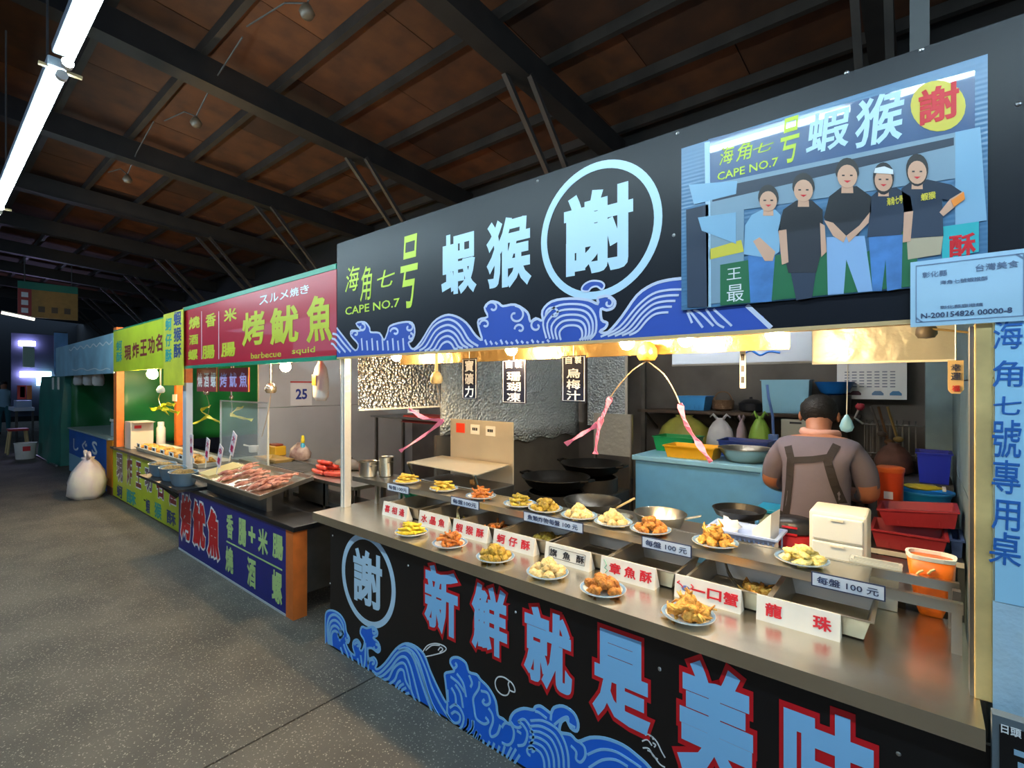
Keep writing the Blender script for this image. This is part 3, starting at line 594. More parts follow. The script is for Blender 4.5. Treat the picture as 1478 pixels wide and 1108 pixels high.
# name signs: white folded stands
RINK = pm('red_ink', '#cf2030', .5); BINK = pm('black_ink', '#20242c', .5)
def name_sign(i, x, w, h=.082):
    t = thing('name_sign', ['white name sign, small, red letters, leftmost on the worktop', 'white name sign with red letters, second from the left', 'white name sign with red letters, third from the left behind the shrimp plate', 'white name sign with red letters behind the plate of olive fritters',
        'white name sign with black letters in a thin frame', 'white name sign with red letters and a small green octopus drawing', 'white name sign with red letters and a blue crab drawing', 'white name sign with two wide-spaced red letters, rightmost'][i], 'sign', (x, .245, CZ), 'name signs on the worktop')
    th = math.radians(9); up = Vector((0, math.sin(th), math.cos(th))); Y0 = .245
    g = G(); g.bar((x, Y0, CZ + .0), Vector((x, Y0, CZ)) + up * h, w, .004, (1, 0, 0)) if False else g.add([(x - w / 2, Y0, CZ), (x + w / 2, Y0, CZ), (x + w / 2, Y0 + h * up.y, CZ + h * up.z), (x - w / 2, Y0 + h * up.y, CZ + h * up.z),
        (x - w / 2, Y0 + .05, CZ), (x + w / 2, Y0 + .05, CZ), (x + w / 2, Y0 + h * up.y + .004, CZ + h * up.z), (x - w / 2, Y0 + h * up.y + .004, CZ + h * up.z)],
        [(0, 1, 2, 3), (5, 4, 7, 6), (3, 2, 6, 7), (0, 4, 5, 1), (0, 3, 7, 4), (1, 5, 6, 2)])
    obj('stand', g, WHITEP, t)
    s = NAMES[i]; n = len(s)
    for k, c in enumerate(s):
        off = [-.3, 0, .3][k] if n == 3 else [-.28, .3][k]
        if i == 5: off = [-.22, .06, .34][k]
        if i == 6: off = [-.12, .12, .36][k]
        hh = h * (.5 if c not in '一口' else (.05 if c == '一' else .42)); ww = w * (.2 if n == 3 else .2)
        p = Vector((x + off * w, Y0, CZ)) + up * h * .52 - Vector((0, .0015, 0))
        if i == 4: hh *= .75; ww *= .8
        glyphw(t, c, p, (1, 0, 0), up, ww, hh, BINK if i == 4 else RINK, .028, name='character')
    def line(pts, m, wd=.003):
        g = G()
        P = [Vector((x + a * w, Y0, CZ)) + up * (b * h) - Vector((0, .0016, 0)) for a, b in pts]
        for a, b in zip(P[:-1], P[1:]): g.bar(a, b, .0012, wd, (0, 0, 1) if abs((b - a).z) < abs((b - a).x) else (1, 0, 0)) if False else g.tube([a, b], wd / 2, 5)
        return g
    if i == 4: obj('print_frame', line([(-.4, .25), (.4, .25), (.4, .8), (-.4, .8), (-.4, .25)], BINK, .002), BINK, t)
    if i == 5: obj('drawing', line([(-.44, .85), (-.38, .6), (-.42, .45), (-.36, .35), (-.4, .2)], 0, .004), pm('ink_green', '#7fb9a0', .5), t)
    if i == 6:
        g = G(); c = Vector((x - .32 * w, Y0, CZ)) + up * h * .45; g.ball(c, (.016, .002, .013), 10, 6); obj('drawing', g, pm('ink_blue', '#5d74b4', .5), t)
        obj('drawing', line([(-.42, .75), (-.46, .65), (-.4, .6), (-.36, .5)], 0, .004), RINK, t); obj('drawing', line([(-.25, .5), (-.2, .62), (-.24, .72)], 0, .004), RINK, t)
for i, (x, w) in enumerate(zip(SX, [.235, .24, .25, .255, .235, .24, .235, .24])): name_sign(i, x, w)
# price labels on the rail
LBm = pm('label_pale_blue', '#c9d8ea', .35); LBI = pm('label_navy', '#26365e', .5)
for i, (a, b, s) in enumerate([(560, 590, '每盤100元'), (652, 691, '每盤100元'), (757, 841, '魚類炸物每盤 100 元'), (928, 997, '每盤 100 元'), (1173, 1276, '每盤 100 元')]):
    xa, xb = at(a, 700, Y=SHY).x, at(b, 700, Y=SHY).x; y = SHY - .003
    t = thing('price_label', ['small pale blue price label under the leftmost plate of sticks', 'small price label under the plate of orange fried shrimp, second from left', 'longest pale blue price label with many characters, middle of the rail', 'pale blue price label between the brown and golden plates', 'large pale blue price label nearest, at the right of the rail'][i], 'label', ((xa + xb) / 2, y, .93), 'price labels on the shelf rail')
    hh = .042; z = .934
    obj('border', G().box(xa - .004, xb + .004, y, y + .002, z - hh / 2 - .004, z + hh / 2 + .004), LBI, t)
    obj('card', G().box(xa, xb, y - .001, y, z - hh / 2, z + hh / 2), LBm, t)
    glyphw(t, s, ((xa + xb) / 2, y - .002, z), (1, 0, 0), (0, 0, 1), (xb - xa) * .86, hh * .6, LBI, .012)
# plates and fried food ----------------------------------------------------------
PR = .088
plm = G().lathe([(.045, 0), (.05, .002), (.078, .014), (PR, .018), (PR, .0205), (.078, .0175), (.05, .006), (0, .005)], 28).mesh('plate', PLW, True)
rim = G().lathe([(PR - .001, .0209), (PR - .012, .0196), (PR - .013, .0190), (PR - .001, .0203)], 28, ring=True).mesh('rim_band', PLB, True)
def capsule(L_, r, bend, seed, taper=1.):
    rd = random.Random(seed); n = 6; pts = []; rs = []
    for i in range(n):
        t = i / (n - 1); a = bend * (t - .5); pts.append((L_ * (t - .5), L_ * bend * (t - .5) ** 2 * 1.2, rd.uniform(-.1, .1) * r)); rs.append(r * (1 - .35 * abs(2 * t - 1) ** 3) * (1 + (taper - 1) * t) * rd.uniform(.85, 1.15))
    return G().tube(pts, rs, 6)
FK = {}
def food_kind(key, col, col2, shape):
    m = pm('fried_' + key, col, .5, col2=col2, vs=55, bump=.8, bs=130, rnd=.12); out = []
    for v in range(4):
        rd = random.Random(v * 7 + len(key))
        if shape == 'stick': g = capsule(rd.uniform(.06, .085), rd.uniform(.0055, .0075), rd.uniform(-.25, .25), v)
        elif shape == 'shrimp': g = capsule(rd.uniform(.045, .06), rd.uniform(.008, .010), rd.uniform(.5, .95), v, .55)
        elif shape == 'nug': g = G().ball((0, 0, 0), (rd.uniform(.017, .022), rd.uniform(.013, .017), rd.uniform(.011, .015)), 9, 6, .55, v + len(key))
        elif shape == 'flake': g = G().ball((0, 0, 0), (rd.uniform(.02, .027), rd.uniform(.012, .017), rd.uniform(.007, .011)), 9, 6, .9, v + len(key))
        elif shape == 'crab':
            g = G().ball((0, 0, 0), (.02, .017, .012), 9, 6, .6, v)
            for k in range(4): a = rd.uniform(0, 6.3); g.tube([(0, 0, 0), (.02 * math.cos(a), .02 * math.sin(a), .01), (.034 * math.cos(a + .4), .034 * math.sin(a + .4), rd.uniform(-.004, .012))], [.005, .004, .002], 5)
        out.append(g.mesh('fried_' + key, m, 'all'))
    FK[key] = out
food_kind('stick_yellow', '#cf9f2a', '#ecd058', 'stick'); food_kind('strip_bright', '#e0b616', '#f4dc3a', 'stick')
food_kind('shrimp_orange', '#a84c12', '#e08a34', 'shrimp'); food_kind('oyster_olive', '#86651a', '#cbaa3e', 'nug')
food_kind('squid_pale', '#c8a25a', '#eedaa0', 'nug'); food_kind('octopus_brown', '#8a4a14', '#d08c34', 'nug')
food_kind('crab_golden', '#b8701c', '#eebb54', 'crab'); food_kind('olive_strip', '#987a1e', '#dcc24a', 'shrimp'); food_kind('flake_pale', '#e6cf6a', '#f6eaa6', 'flake')
WORD = dict(stick_yellow=('fried_fish_stick', 'golden yellow fried fish stick'), strip_bright=('fried_strip', 'bright yellow fried strip'), shrimp_orange=('fried_shrimp', 'orange brown fried shrimp'), oyster_olive=('fried_oyster', 'olive golden fried oyster'), squid_pale=('fried_squid_piece', 'pale fried squid piece'),
    octopus_brown=('fried_octopus_piece', 'brown fried octopus piece'), crab_golden=('fried_crab', 'golden fried little crab'), olive_strip=('fried_strip', 'olive yellow fried strip'), flake_pale=('fried_flake', 'pale yellow fried flake'))
def heap(key, c, n, R_, hgt, where, seed, zbase=.012):
    rd = random.Random(seed); nm, lb = WORD[key]; ms = FK[key]; S_ = Matrix.Scale(1.3, 4)
    for i in range(n):
        t = i / n; r = R_ * (rd.uniform(.7, 1.05) if t < .4 else rd.uniform(.3, .7) if t < .75 else rd.uniform(0, .35)); a = rd.uniform(0, 6.283)
        z = zbase + hgt * (0 if t < .4 else .45 if t < .75 else .85) + .002 + rd.uniform(0, .004); a = i * 2.4 + rd.uniform(-.3, .3)
        o = link(nm, ms[rd.randrange(4)], None, Matrix.Translation((c[0] + r * math.cos(a), c[1] + r * math.sin(a), c[2] + z)) @ Matrix.Rotation(rd.uniform(0, 6.28), 4, 'Z') @ Matrix.Rotation(rd.uniform(-.35, .35), 4, 'Y') @ Matrix.Rotation(rd.uniform(0, 6.28), 4, 'X') @ S_ if 'stick' not in key and 'strip' not in key else
                 Matrix.Translation((c[0] + r * .6 * math.cos(a), c[1] + r * .95 * math.sin(a), c[2] + z)) @ Matrix.Rotation(rd.gauss(.2, .5), 4, 'Z') @ Matrix.Rotation(rd.uniform(-.12, .12), 4, 'Y') @ S_)
        tag(o, lb + ' ' + where, 'fried food', lb + ' ' + where)
def plate(x, y, z, key, n, lbl, where, seed, k=1.):
    t = thing('plate', lbl, 'plate', (x, y, z), 'plates of fried food')
    obj_ = link('dish', plm, t, Matrix.Translation((x, y, z)) @ Matrix.Scale(k, 4)); link('rim_band', rim, t, Matrix.Translation((x, y, z)) @ Matrix.Scale(k, 4))
    heap(key, (x, y, z), n, (.048 if key[:4] in ('crab', 'shri') else .058) * k, .040 * k, where, seed, .015 if key[:4] != 'crab' else .022)
fr = [(-2.088, 'strip_bright', 16, 'white plate of bright yellow strips, leftmost in the front row', 'on the leftmost front plate'), (-1.791, 'shrimp_orange', 17, 'white plate of orange shrimp in the front row', 'on the front plate before the third name sign'),
      (-1.49, 'oyster_olive', 18, 'white blue-rimmed plate of olive fritters in the front row', 'on the front plate before the fourth name sign'), (-1.199, 'squid_pale', 18, 'white plate of pale fritters before the black-lettered sign', 'on the front plate before the black-lettered sign'),
      (-.938, 'octopus_brown', 18, 'white plate of brown fritters before the octopus sign', 'on the front plate before the octopus sign'), (-.609, 'crab_golden', 17, 'white blue-rimmed plate heaped with golden crabs, nearest plate', 'on the nearest front plate')]
for i, (x, k, n, l, w) in enumerate(fr): plate(x, .10, CZ, k, n, l, w, 100 + i)
bk = [(-2.60, 'stick_yellow', 14, 'plate of yellow sticks at the left end of the shelf', 'on the leftmost shelf plate'), (-2.24, 'stick_yellow', 14, 'plate of yellow sticks, second on the shelf from the left', 'on the second shelf plate'), (-1.93, 'shrimp_orange', 15, 'plate of orange shrimp on the shelf', 'on the third shelf plate'),
      (-1.645, 'olive_strip', 15, 'plate of olive strips on the shelf beside the orange shrimp', 'on the fourth shelf plate'), (-1.475, 'oyster_olive', 15, 'plate of olive fritters above the longest price label', 'on the fifth shelf plate'), (-1.275, 'squid_pale', 16, 'plate of pale fritters on the shelf, left of its pale twin', 'on the sixth shelf plate'),
      (-1.09, 'squid_pale', 16, 'plate of pale fritters on the shelf, right of its pale twin', 'on the seventh shelf plate'), (-.91, 'octopus_brown', 16, 'plate of brown fritters on the shelf', 'on the eighth shelf plate'), (-.635, 'crab_golden', 14, 'plate of golden crabs on the shelf beside the blue basket', 'on the ninth shelf plate'), (-.33, 'flake_pale', 16, 'plate of pale yellow flakes at the right end of the shelf', 'on the rightmost shelf plate')]
for i, (x, k, n, l, w) in enumerate(bk): plate(x, .47, SHZ, k, n, l, w, 200 + i)
# food left in the pans
heap('shrimp_orange', (SX[2] + .05, .42, CZ), 16, .09, .03, 'in the steel pan', 301); heap('oyster_olive', (SX[3] + .06, .45, CZ), 14, .07, .02, 'in the steel pan', 302)
heap('crab_golden', (SX[6] + .12, .45, CZ), 7, .05, .015, 'in the steel pan beside the tongs', 303); heap('strip_bright', (SX[1] + .09, .40, CZ), 6, .05, .012, 'in the second steel pan', 304)
tg = thing('tongs', 'steel tongs lying in the pan behind the crab sign', 'tongs', (SX[6], .45, CZ + .03))
for s in (-1, 1): obj('arm', G().tube([(SX[6] - .02, .52, CZ + .10), (SX[6] + .01, .48, CZ + .055 + .004 * s), (SX[6] + .06, .42 + .008 * s, CZ + .022)], [.004, .005, .003], 6), STEEL, tg)
lo = thing('tongs', 'pale wooden tongs standing in the second steel pan', 'tongs', (SX[1], .45, CZ + .03))
for s in (-1, 1): obj('arm', G().tube([(SX[1] + .02 * s, .50, CZ + .13), (SX[1] - .02, .46, CZ + .06), (SX[1] + .05, .40 + .01 * s, CZ + .02)], .005, 6), pm('pale_wood', '#d9bd85', .5), lo)
# pots on the shelf's left end, green tray
def pot(x, y, z, r, h, lbl):
    t = thing('steel_pot', lbl, 'pot', (x, y, z), 'steel pots left of the fryer')
    obj('body', G().lathe([(r * .96, 0), (r, .01), (r, h), (r * 1.06, h + .004), (r * 1.06, h + .001), (r * .97, h - .003), (r * .97, .02), (0, .02)], 24, (x, y, z)), STEEL, t, smooth=True)
    for s in (-1, 1): obj('handle', G().tube([(x + s * r * .99, y - .02, z + h * .75), (x + s * r * 1.25, y - .02, z + h * .78), (x + s * r * 1.25, y + .02, z + h * .78), (x + s * r * .99, y + .02, z + h * .75)], .004, 6), STEEL, t)
pot(-3.02, .46, SHZ + .003, .062, .10, 'squat steel pot beside the foil-wrapped post'); pot(-2.93, .55, SHZ + .003, .05, .13, 'tall narrow steel pot beside the fryer hood')
gt = thing('green_tray', 'green plastic tray under the left end of the shelf', 'tray', (-2.72, .62, CZ))
GPL = pm('green_plastic', '#0f9a6a', .4)
r_ = lambda k, z: [(-2.78 - k, .605 - k, z), (-2.5 + k, .605 - k, z), (-2.5 + k, .645 + k, z), (-2.78 - k, .645 + k, z)]
obj('tray_body', G().loft([r_(0, CZ + .002), r_(.01, CZ + .03), r_(.004, CZ + .03), r_(-.004, CZ + .008)]), GPL, gt); obj('rim', G().box(-2.792, -2.488, .592, .595, CZ + .026, CZ + .032), GPL, gt)
# orange bag on the counter by the right post
ORB = pm('orange_bag_plastic', '#ef7412', .35, var=.12, vs=9, bump=.35, bs=14)
ob = thing('orange_bag', 'printed orange plastic bag beside the yellowed right post', 'bag', (.045, .63, CZ))
def bagring(hx, hy, z, w, c=(.03, .662), n=20, seed=0): return [(c[0] + hx * math.copysign(abs(math.cos(t)) ** .6, math.cos(t)) * (1 + w * noise.noise((math.cos(t) * 2, math.sin(t) * 2, z * 9 + seed))), c[1] + hy * math.copysign(abs(math.sin(t)) ** .6, math.sin(t)) * (1 + w * noise.noise((math.cos(t) * 2 + 5, math.sin(t) * 2, z * 9))), z) for t in [2 * math.pi * i / n for i in range(n)]]
obj('bag_body', G().loft([bagring(.03, .02, CZ + .002, .3), bagring(.045, .035, CZ + .05, .35), bagring(.058, .045, CZ + .12, .2), bagring(.066, .05, CZ + .2, .1)], True), ORB, ob, smooth='all')
obj('white_rim', G().loft([bagring(.067, .051, CZ + .198, .1), bagring(.069, .054, CZ + .212, .1), bagring(.06, .045, CZ + .212, .1), bagring(.06, .045, CZ + .198, .1)], False), WHITEP, ob)
g = G()
for dx, dz in ((-.03, .16), (.0, .17), (.025, .14)): g.tube([(.03 + dx - .008, .608, CZ + dz - .012), (.03 + dx, .606, CZ + dz), (.03 + dx + .01, .609, CZ + dz + .006)], .004, 5)
obj('print_motif', g, pm('bag_motif', '#c9b884', .5), ob)
# ================================================================ NEAR STALL: interior
def openbox(g, x0, x1, y0, y1, z0, z1, fl=.03, t=.006):
    r = lambda k, z: [(x0 - k, y0 - k, z), (x1 + k, y0 - k, z), (x1 + k, y1 + k, z), (x0 - k, y1 + k, z)]
    g.loft([r(-t, z0 + t), r(fl - t, z1), r(fl + .008, z1), r(fl + .008, z1 - .008), r(fl, z1 - .008), r(0, z0)], True); return g
def crate(name, label, cat, x0, x1, y0, y1, z0, z1, mat, fl=.02, group=None):
    t = thing(name, label, cat, ((x0 + x1) / 2, (y0 + y1) / 2, z0), group)
    obj('tray_body', openbox(G(), x0, x1, y0, y1, z0, z1, fl), mat, t)
    g = G()
    for k in range(1, 5): xx = x0 + (x1 - x0) * k / 5; g.box(xx - .003, xx + .003, y0 - fl * .4, y0 - fl * .4 + .004, z0 + .01, z1 - .012)
    obj('rib', g, mat, t); return t
# foil sheets on the left partition
ff = thing('foil_curtain', 'short bright bubble-foil sheet behind the left post', 'foil sheet', (-2.9, .65, 1.43))
obj('sheet', G().box(-2.896, -2.886, .30, 1.02, 1.43, 2.15), FOIL, ff); obj('hem', G().box(-2.898, -2.884, .30, 1.02, 1.425, 1.437), WHITEP, ff)
fb = thing('foil_curtain', 'long bluish bubble-foil sheet behind the hanging signs', 'foil sheet', (-2.9, 2, 1.07))
g = G(); rows = []
for i in range(25):
    y = 1.03 + i * .084; zb_ = 1.2 - .13 * min(1, (y - 1.03) / .8) + .02 * math.sin(i * 1.3)
    rows.append([(-2.885 + .018 * noise.noise((y * 3, z * 2, 1)), y, z) for z in [zb_ + (2.16 - zb_) * k / 8 for k in range(9)]])
g.add([p for r in rows for p in r], [(i * 9 + k, i * 9 + k + 1, (i + 1) * 9 + k + 1, (i + 1) * 9 + k) for i in range(24) for k in range(8)])
o = obj('sheet', g, FOILB, fb, smooth='all'); m_ = o.modifiers.new('thick', 'SOLIDIFY'); m_.thickness = .006
obj('hem', G().bar((-2.88, 1.03, 2.15), (-2.88, 3.04, 2.15), .012, .02), WHITEP, fb)
# foil valance and bulbs under the sign
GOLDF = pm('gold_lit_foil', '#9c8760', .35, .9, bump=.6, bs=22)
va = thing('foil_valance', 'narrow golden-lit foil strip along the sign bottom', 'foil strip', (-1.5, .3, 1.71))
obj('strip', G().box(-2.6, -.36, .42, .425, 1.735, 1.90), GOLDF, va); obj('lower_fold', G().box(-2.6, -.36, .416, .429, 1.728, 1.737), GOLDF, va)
def bulb(x, y, z, lbl, grp, r=.03, sock=True):
    t = thing('light_bulb', lbl, 'light bulb', (x, y, z), grp)
    obj('glass', G().lathe([(0, -r), (r * .6, -r * .82), (r * .95, -r * .3), (r, .1 * r), (r * .8, r * .7), (r * .45, r * 1.2), (r * .4, r * 1.4)], 14, (x, y, z)), BULB, t, smooth='all')
    obj('socket', G().lathe([(r * .5, r * 1.35), (r * .55, r * 1.4), (r * .55, r * 2.6), (r * .3, r * 2.8)], 12, (x, y, z)), pm('socket_black', '#1b1a18', .5), t)
    obj('cord', G().tube([(x, y, z + r * 2.7), (x, y + .01, z + r * 5)], .004, 5), pm('socket_black', '#1b1a18', .5), t)
for k, (px_, py_, w) in enumerate([(572, 510, 'leftmost of the row, near the foil-wrapped post'), (738, 503, 'above the tall middle hanging sign'), (905, 491, 'just left of the gold caged fan motor'), (990, 486, 'just right of the gold caged fan motor'), (1118, 476, 'rightmost of the row, above the hanging strip')]):
    p = at(px_, py_, Y=.28); bulb(p.x, .28, 1.772, 'glowing warm bulb under the black sign, ' + w, 'bulbs under the black sign')
# unseen fill lamps, added to brighten the stall interiors
def batten(label, x0, x1, y, z):
    t = thing('fill_lamp', label, 'lamp', ((x0 + x1) / 2, y, z), 'added fill lamps inside the stalls'); obj('housing', G().box(x0, x1, y - .03, y + .03, z + .022, z + .05), HOUS, t); obj('tube', G().tube([(x0 + .03, y, z), (x1 - .03, y, z)], .014, 8), pm('fill_lamp_glow', (1., .96, .90), .3, emit=42.), t, smooth=True)
    for x in (x0 + .02, x1 - .02): obj('end_cap', G().tube([(x - .012, y, z), (x + .012, y, z)], .018, 8), WHITEP, t)
batten('added white fill lamp under the foil ceiling of the near stall', -1.9, -.5, 1.3, 2.12)
batten('added fill lamp inside the squid stall', -5.2, -3.8, 1.1, 2.2); batten('added fill lamp inside the yellow stall', -8.2, -6.8, .9, 2.2)
# hanging drink signs
HBK = pm('hanging_sign_navy', '#14182c', .4)
def hang_sign(label, x0, x1, y0, y1, chars, Y=.33, tilt=0.):
    xm = (x0 + x1) / 2; a, b = at(x0, (y0 + y1) / 2, Y=Y), at(x1, (y0 + y1) / 2, Y=Y); z1, z0 = at(xm, y0, Y=Y).z, at(xm, y1, Y=Y).z
    t = thing('hanging_sign', label, 'sign', ((a.x + b.x) / 2, Y, z0), 'hanging drink signs')
    bx = obj('board', G().box(a.x, b.x, Y, Y + .005, z0, z1), HBK, t)
    g = G(); m = .006; g.stroke([(a.x + m, z0 + m), (b.x - m, z0 + m), (b.x - m, z1 - m), (a.x + m, z1 - m)], .003, Y - .0012, Y, True); obj('border', g, WHITEV, t)
    w, n = b.x - a.x, len(chars)
    for k, c in enumerate(chars):
        zc = z1 - (z1 - z0) * (k + .6) / (n + .2)
        if len(c) == 2:
            for j, cc in enumerate(c): glyphw(t, cc, (a.x + w * (.3 + .4 * j), Y - .0012, zc + .01), (1, 0, 0), (0, 0, 1), w * .26, w * .26, WHITEV, .02, name='character')
        else: glyphw(t, c, ((a.x + b.x) / 2, Y - .0012, zc), (1, 0, 0), (0, 0, 1), w * .56, min(w * .56, (z1 - z0) / n * .8), WHITEV, .02, name='character')
    obj('string', G().tube([((a.x + b.x) / 2, Y, z1), ((a.x + b.x) / 2, Y, 1.80)], .002, 4), WHITEP, t)
hang_sign('narrowest dark hanging sign with three white characters', 667, 688, 517, 576, ['寶', '礦', '力']); hang_sign('dark hanging sign with five white characters, middle one', 725, 759, 519, 582, ['自製', '珊', '瑚', '凍']); hang_sign('dark hanging sign with white characters, right one of three', 811, 845, 513, 580, ['自製', '烏', '梅', '汁'])
# fly-chasing ribbon spinners
PINK = pm('pink_ribbon', '#ef7f9c', .4, trans=.0, var=.08, vs=14); WIRE = pm('spinner_wire', '#b8a68c', .4, .6)
def ribbon(g, pts, w):
    P = [Vector(p) for p in smooth3(pts)]; n = len(P); vs = []
    for i, p in enumerate(P):
        d = (P[min(i + 1, n - 1)] - P[max(i - 1, 0)]).normalized(); a = d.cross(Vector((0, 1, 0))).normalized(); k = w * (.75 + .3 * math.sin(i * 1.7)); b = d.cross(a) * k * .35 * math.sin(i * .9)
        vs += [p - a * k / 2 + b, p + a * k / 2 - b, p + a * k / 2 - b + Vector((0, .004, 0)), p - a * k / 2 + b + Vector((0, .004, 0))]
    g.loft([vs[i * 4:i * 4 + 4] for i in range(n)]); return g
def smooth3(pts, k=4):
    P = [Vector(p) for p in pts]; n = len(P); out = []
    if n < 3: return [P[0] + (P[-1] - P[0]) * i / 6 for i in range(7)]
    for i in range(n - 1):
        p0, p1, p2, p3 = P[max(i - 1, 0)], P[i], P[i + 1], P[min(i + 2, n - 1)]
        for j in range(k): t = j / k; out.append(.5 * ((2 * p1) + (p2 - p0) * t + (2 * p0 - 5 * p1 + 4 * p2 - p3) * t * t + (3 * p1 - p0 - 3 * p2 + p3) * t ** 3))
    out.append(P[-1]); return out
def Q(pts, Y): return [at(x, y, Y=Y) for x, y in pts]
def spinner(label, Y, motor, mr, mmat, wires, ribs, rmat, stem=None, w=.022, grp='fly-chasing ribbon spinners'):
    c = at(*motor, Y=Y); t = thing('ribbon_spinner', label, 'fly chaser', tuple(c), grp)
    obj('motor', G().lathe([(0, -mr * 1.0), (mr * .75, -mr * .9), (mr, -mr * .5), (mr * .95, .2 * mr), (mr * .6, mr * .8), (mr * .3, mr), (0, mr * 1.02)], 16, c), mmat, t, smooth=True)
    obj('stem', G().tube([c + Vector((0, 0, mr * .9)), Vector((c.x, c.y, (at(*stem, Y=Y).z if stem else 1.80)))], .009, 8), mmat, t)
    for wr in wires: obj('wire', G().tube(smooth3([c + Vector((0, 0, -mr * .95))] + Q(wr, Y)), .003, 5), WIRE, t)
    for rb in ribs: obj('ribbon', ribbon(G(), Q(rb, Y), w), rmat, t)
    return t
spinner('ribbon spinner with cream motor and two pink ribbons by the fryer hood', .36, (630, 545), .037, pm('cream_plastic', '#d9c48c', .4), [[(634, 575), (637, 603)]], [[(638, 607), (612, 603), (590, 590)], [(640, 606), (612, 628), (577, 651)]], PINK, (630, 508))
spinner('ribbon spinner with gold caged motor and three pink ribbons at the middle', .37, (934, 507), .042, pm('gold_cage', '#c99d4a', .35, .7, bump=.5, bs=45), [[(912, 535), (890, 560), (881, 573)], [(958, 540), (972, 562), (981, 582)]], [[(881, 573), (872, 595), (862, 612), (840, 626), (816, 641)], [(868, 602), (862, 628), (859, 655)], [(981, 582), (990, 612), (1008, 640), (1026, 667)]], PINK, (934, 494))
sp = spinner('ribbon spinner with dark motor on a rod above the white hood', .62, (1337, 476), .03, pm('dark_motor', '#4b463f', .5), [], [], PINK, (1337, 460))
obj('rod', G().tube(Q([(1340, 474), (1372, 477), (1402, 480)], .6), .004, 6), pm('rod_bamboo', '#7b6a44', .5), sp)
# hanging strip lamp, blue drop pendant, wooden tag
st = thing('hanging_strip', 'thin white hanging strip with dark slots right of the gold motor', 'hanging strip', tuple(at(1072, 560, Y=.5)))
a, b = at(1068, 520, Y=.5), at(1076, 520, Y=.5); z0, z1 = at(1072, 560, Y=.5).z, 1.86
obj('frame', G().box(a.x, b.x, .5, .504, z0, z1), WHITEP, st)
for k in range(6): zz = z0 + .02 + k * (z1 - z0) / 6.2; obj('slot', G().box(a.x + .004, b.x - .004, .498, .5, zz, zz + .026), pm('slot_dark', '#30343c', .4), st)
dp = thing('drop_pendant', 'light blue drop-shaped spoon rest hanging behind the man', 'pendant', tuple(at(1222, 612, Y=1.25)))
c = at(1222, 615, Y=1.25); obj('drop', G().lathe([(0, -.03), (.022, -.022), (.03, -.002), (.02, .03), (.006, .055), (0, .057)], 14, c), pm('light_blue_plastic', '#8ec8ea', .3), dp, smooth='all')
obj('cord', G().tube([c + Vector((0, 0, .055)), c + Vector((.005, .01, .4)), (c.x, c.y + .01, 2.2)], .0025, 5), WHITEP, dp)
wg = thing('wooden_tag', 'pale wooden tag with blue characters hanging by the right post', 'tag', tuple(at(1380, 545, Y=.42)))
a, b = at(1368, 540, Y=.42), at(1391, 540, Y=.42); z1, z0 = at(1380, 520, Y=.42).z, at(1380, 568, Y=.42).z
g = G(); g.poly([(a.x, z0 + .012), (a.x + .008, z0), (b.x - .008, z0), (b.x, z0 + .012), (b.x, z1), (a.x, z1)], .42, .426); obj('tag_board', g, pm('tag_wood', '#d9bf8a', .5), wg)
for k, c_ in enumerate('幸運'): glyphw(wg, c_, ((a.x + b.x) / 2, .4188, z1 - .022 - .026 * k), (1, 0, 0), (0, 0, 1), .022, .022, LBI, .01)
glyphw(wg, '福', ((a.x + b.x) / 2, .4188, z0 + .016), (1, 0, 0), (0, 0, 1), .018, .018, RINK, .01)
obj('string', G().tube([((a.x + b.x) / 2, .423, z1), ((a.x + b.x) / 2, .423, 1.86)], .002, 4), WHITEP, wg)
# foil-faced hood on the right
hd = thing('foil_hood', 'white creased foil hood panel at the upper right of the opening', 'hood', (-.1, .8, 1.69))
obj('hood_face', G().box(-.345, .10, .80, .806, 1.69, 2.1), FOILP, hd); obj('hood_lip', G().box(-.345, .10, .795, .81, 1.684, 1.692), WHITEP, hd); obj('hood_top', G().box(-.345, .10, .806, 1.2, 2.08, 2.1), FOILP, hd)
# fryer with lid plate and splash back
BRUSH = pm('brushed_plate', '#d0c6b0', .42, .5, bump=.05, bs=30, var=.06, vs=4)
fy = thing('fryer', 'stainless fryer with folded lid plate and tall splash back', 'fryer', (-2.4, .8, 0))
obj('body', G().box(-2.74, -2.1, .70, .98, .1, .93), STEELD, fy, bev=.006)
for x in (-2.7, -2.14):
    for y in (.73, .95): obj('leg', G().box(x - .02, x + .02, y - .02, y + .02, 0, .1), STEELD, fy)
obj('splash_back', G().box(-2.73, -2.115, .985, .995, .80, 1.345), BRUSH, fy, bev=.003)
g = G(); g.add([(-2.81, .64, 1.05), (-2.14, .66, 1.035), (-2.14, .975, 1.06), (-2.81, .975, 1.06), (-2.81, .64, 1.044), (-2.14, .66, 1.029), (-2.14, .975, 1.054), (-2.81, .975, 1.054)], [(0, 1, 2, 3), (7, 6, 5, 4), (0, 4, 5, 1), (1, 5, 6, 2), (2, 6, 7, 3), (3, 7, 4, 0)])
obj('lid_plate', g, BRUSH, fy)
obj('lid_bracket', G().bar((-2.8, .64, 1.045), (-2.8, .70, .93), .02, .01), STEELB, fy); obj('lid_bracket', G().bar((-2.17, .66, 1.03), (-2.17, .70, .93), .02, .01), STEELB, fy)
for k, (m, x) in enumerate(((pm('sticker_red', '#e8401e', .4), -2.62), (WHITEP, -2.47), (WHITEP, -2.32))):
    obj('sticker', G().box(x - .045, x + .045, .982, .9845, 1.245 - k * .003, 1.315 - k * .003), m, fy, bev=.01)
for k in range(2):
    for j in range(3): obj('sticker_mark', G().box(-2.495 + .15 * k + j * .018, -2.482 + .15 * k + j * .018, .98, .9822, 1.27 - k * .003, 1.29 - k * .003), BINK, fy)
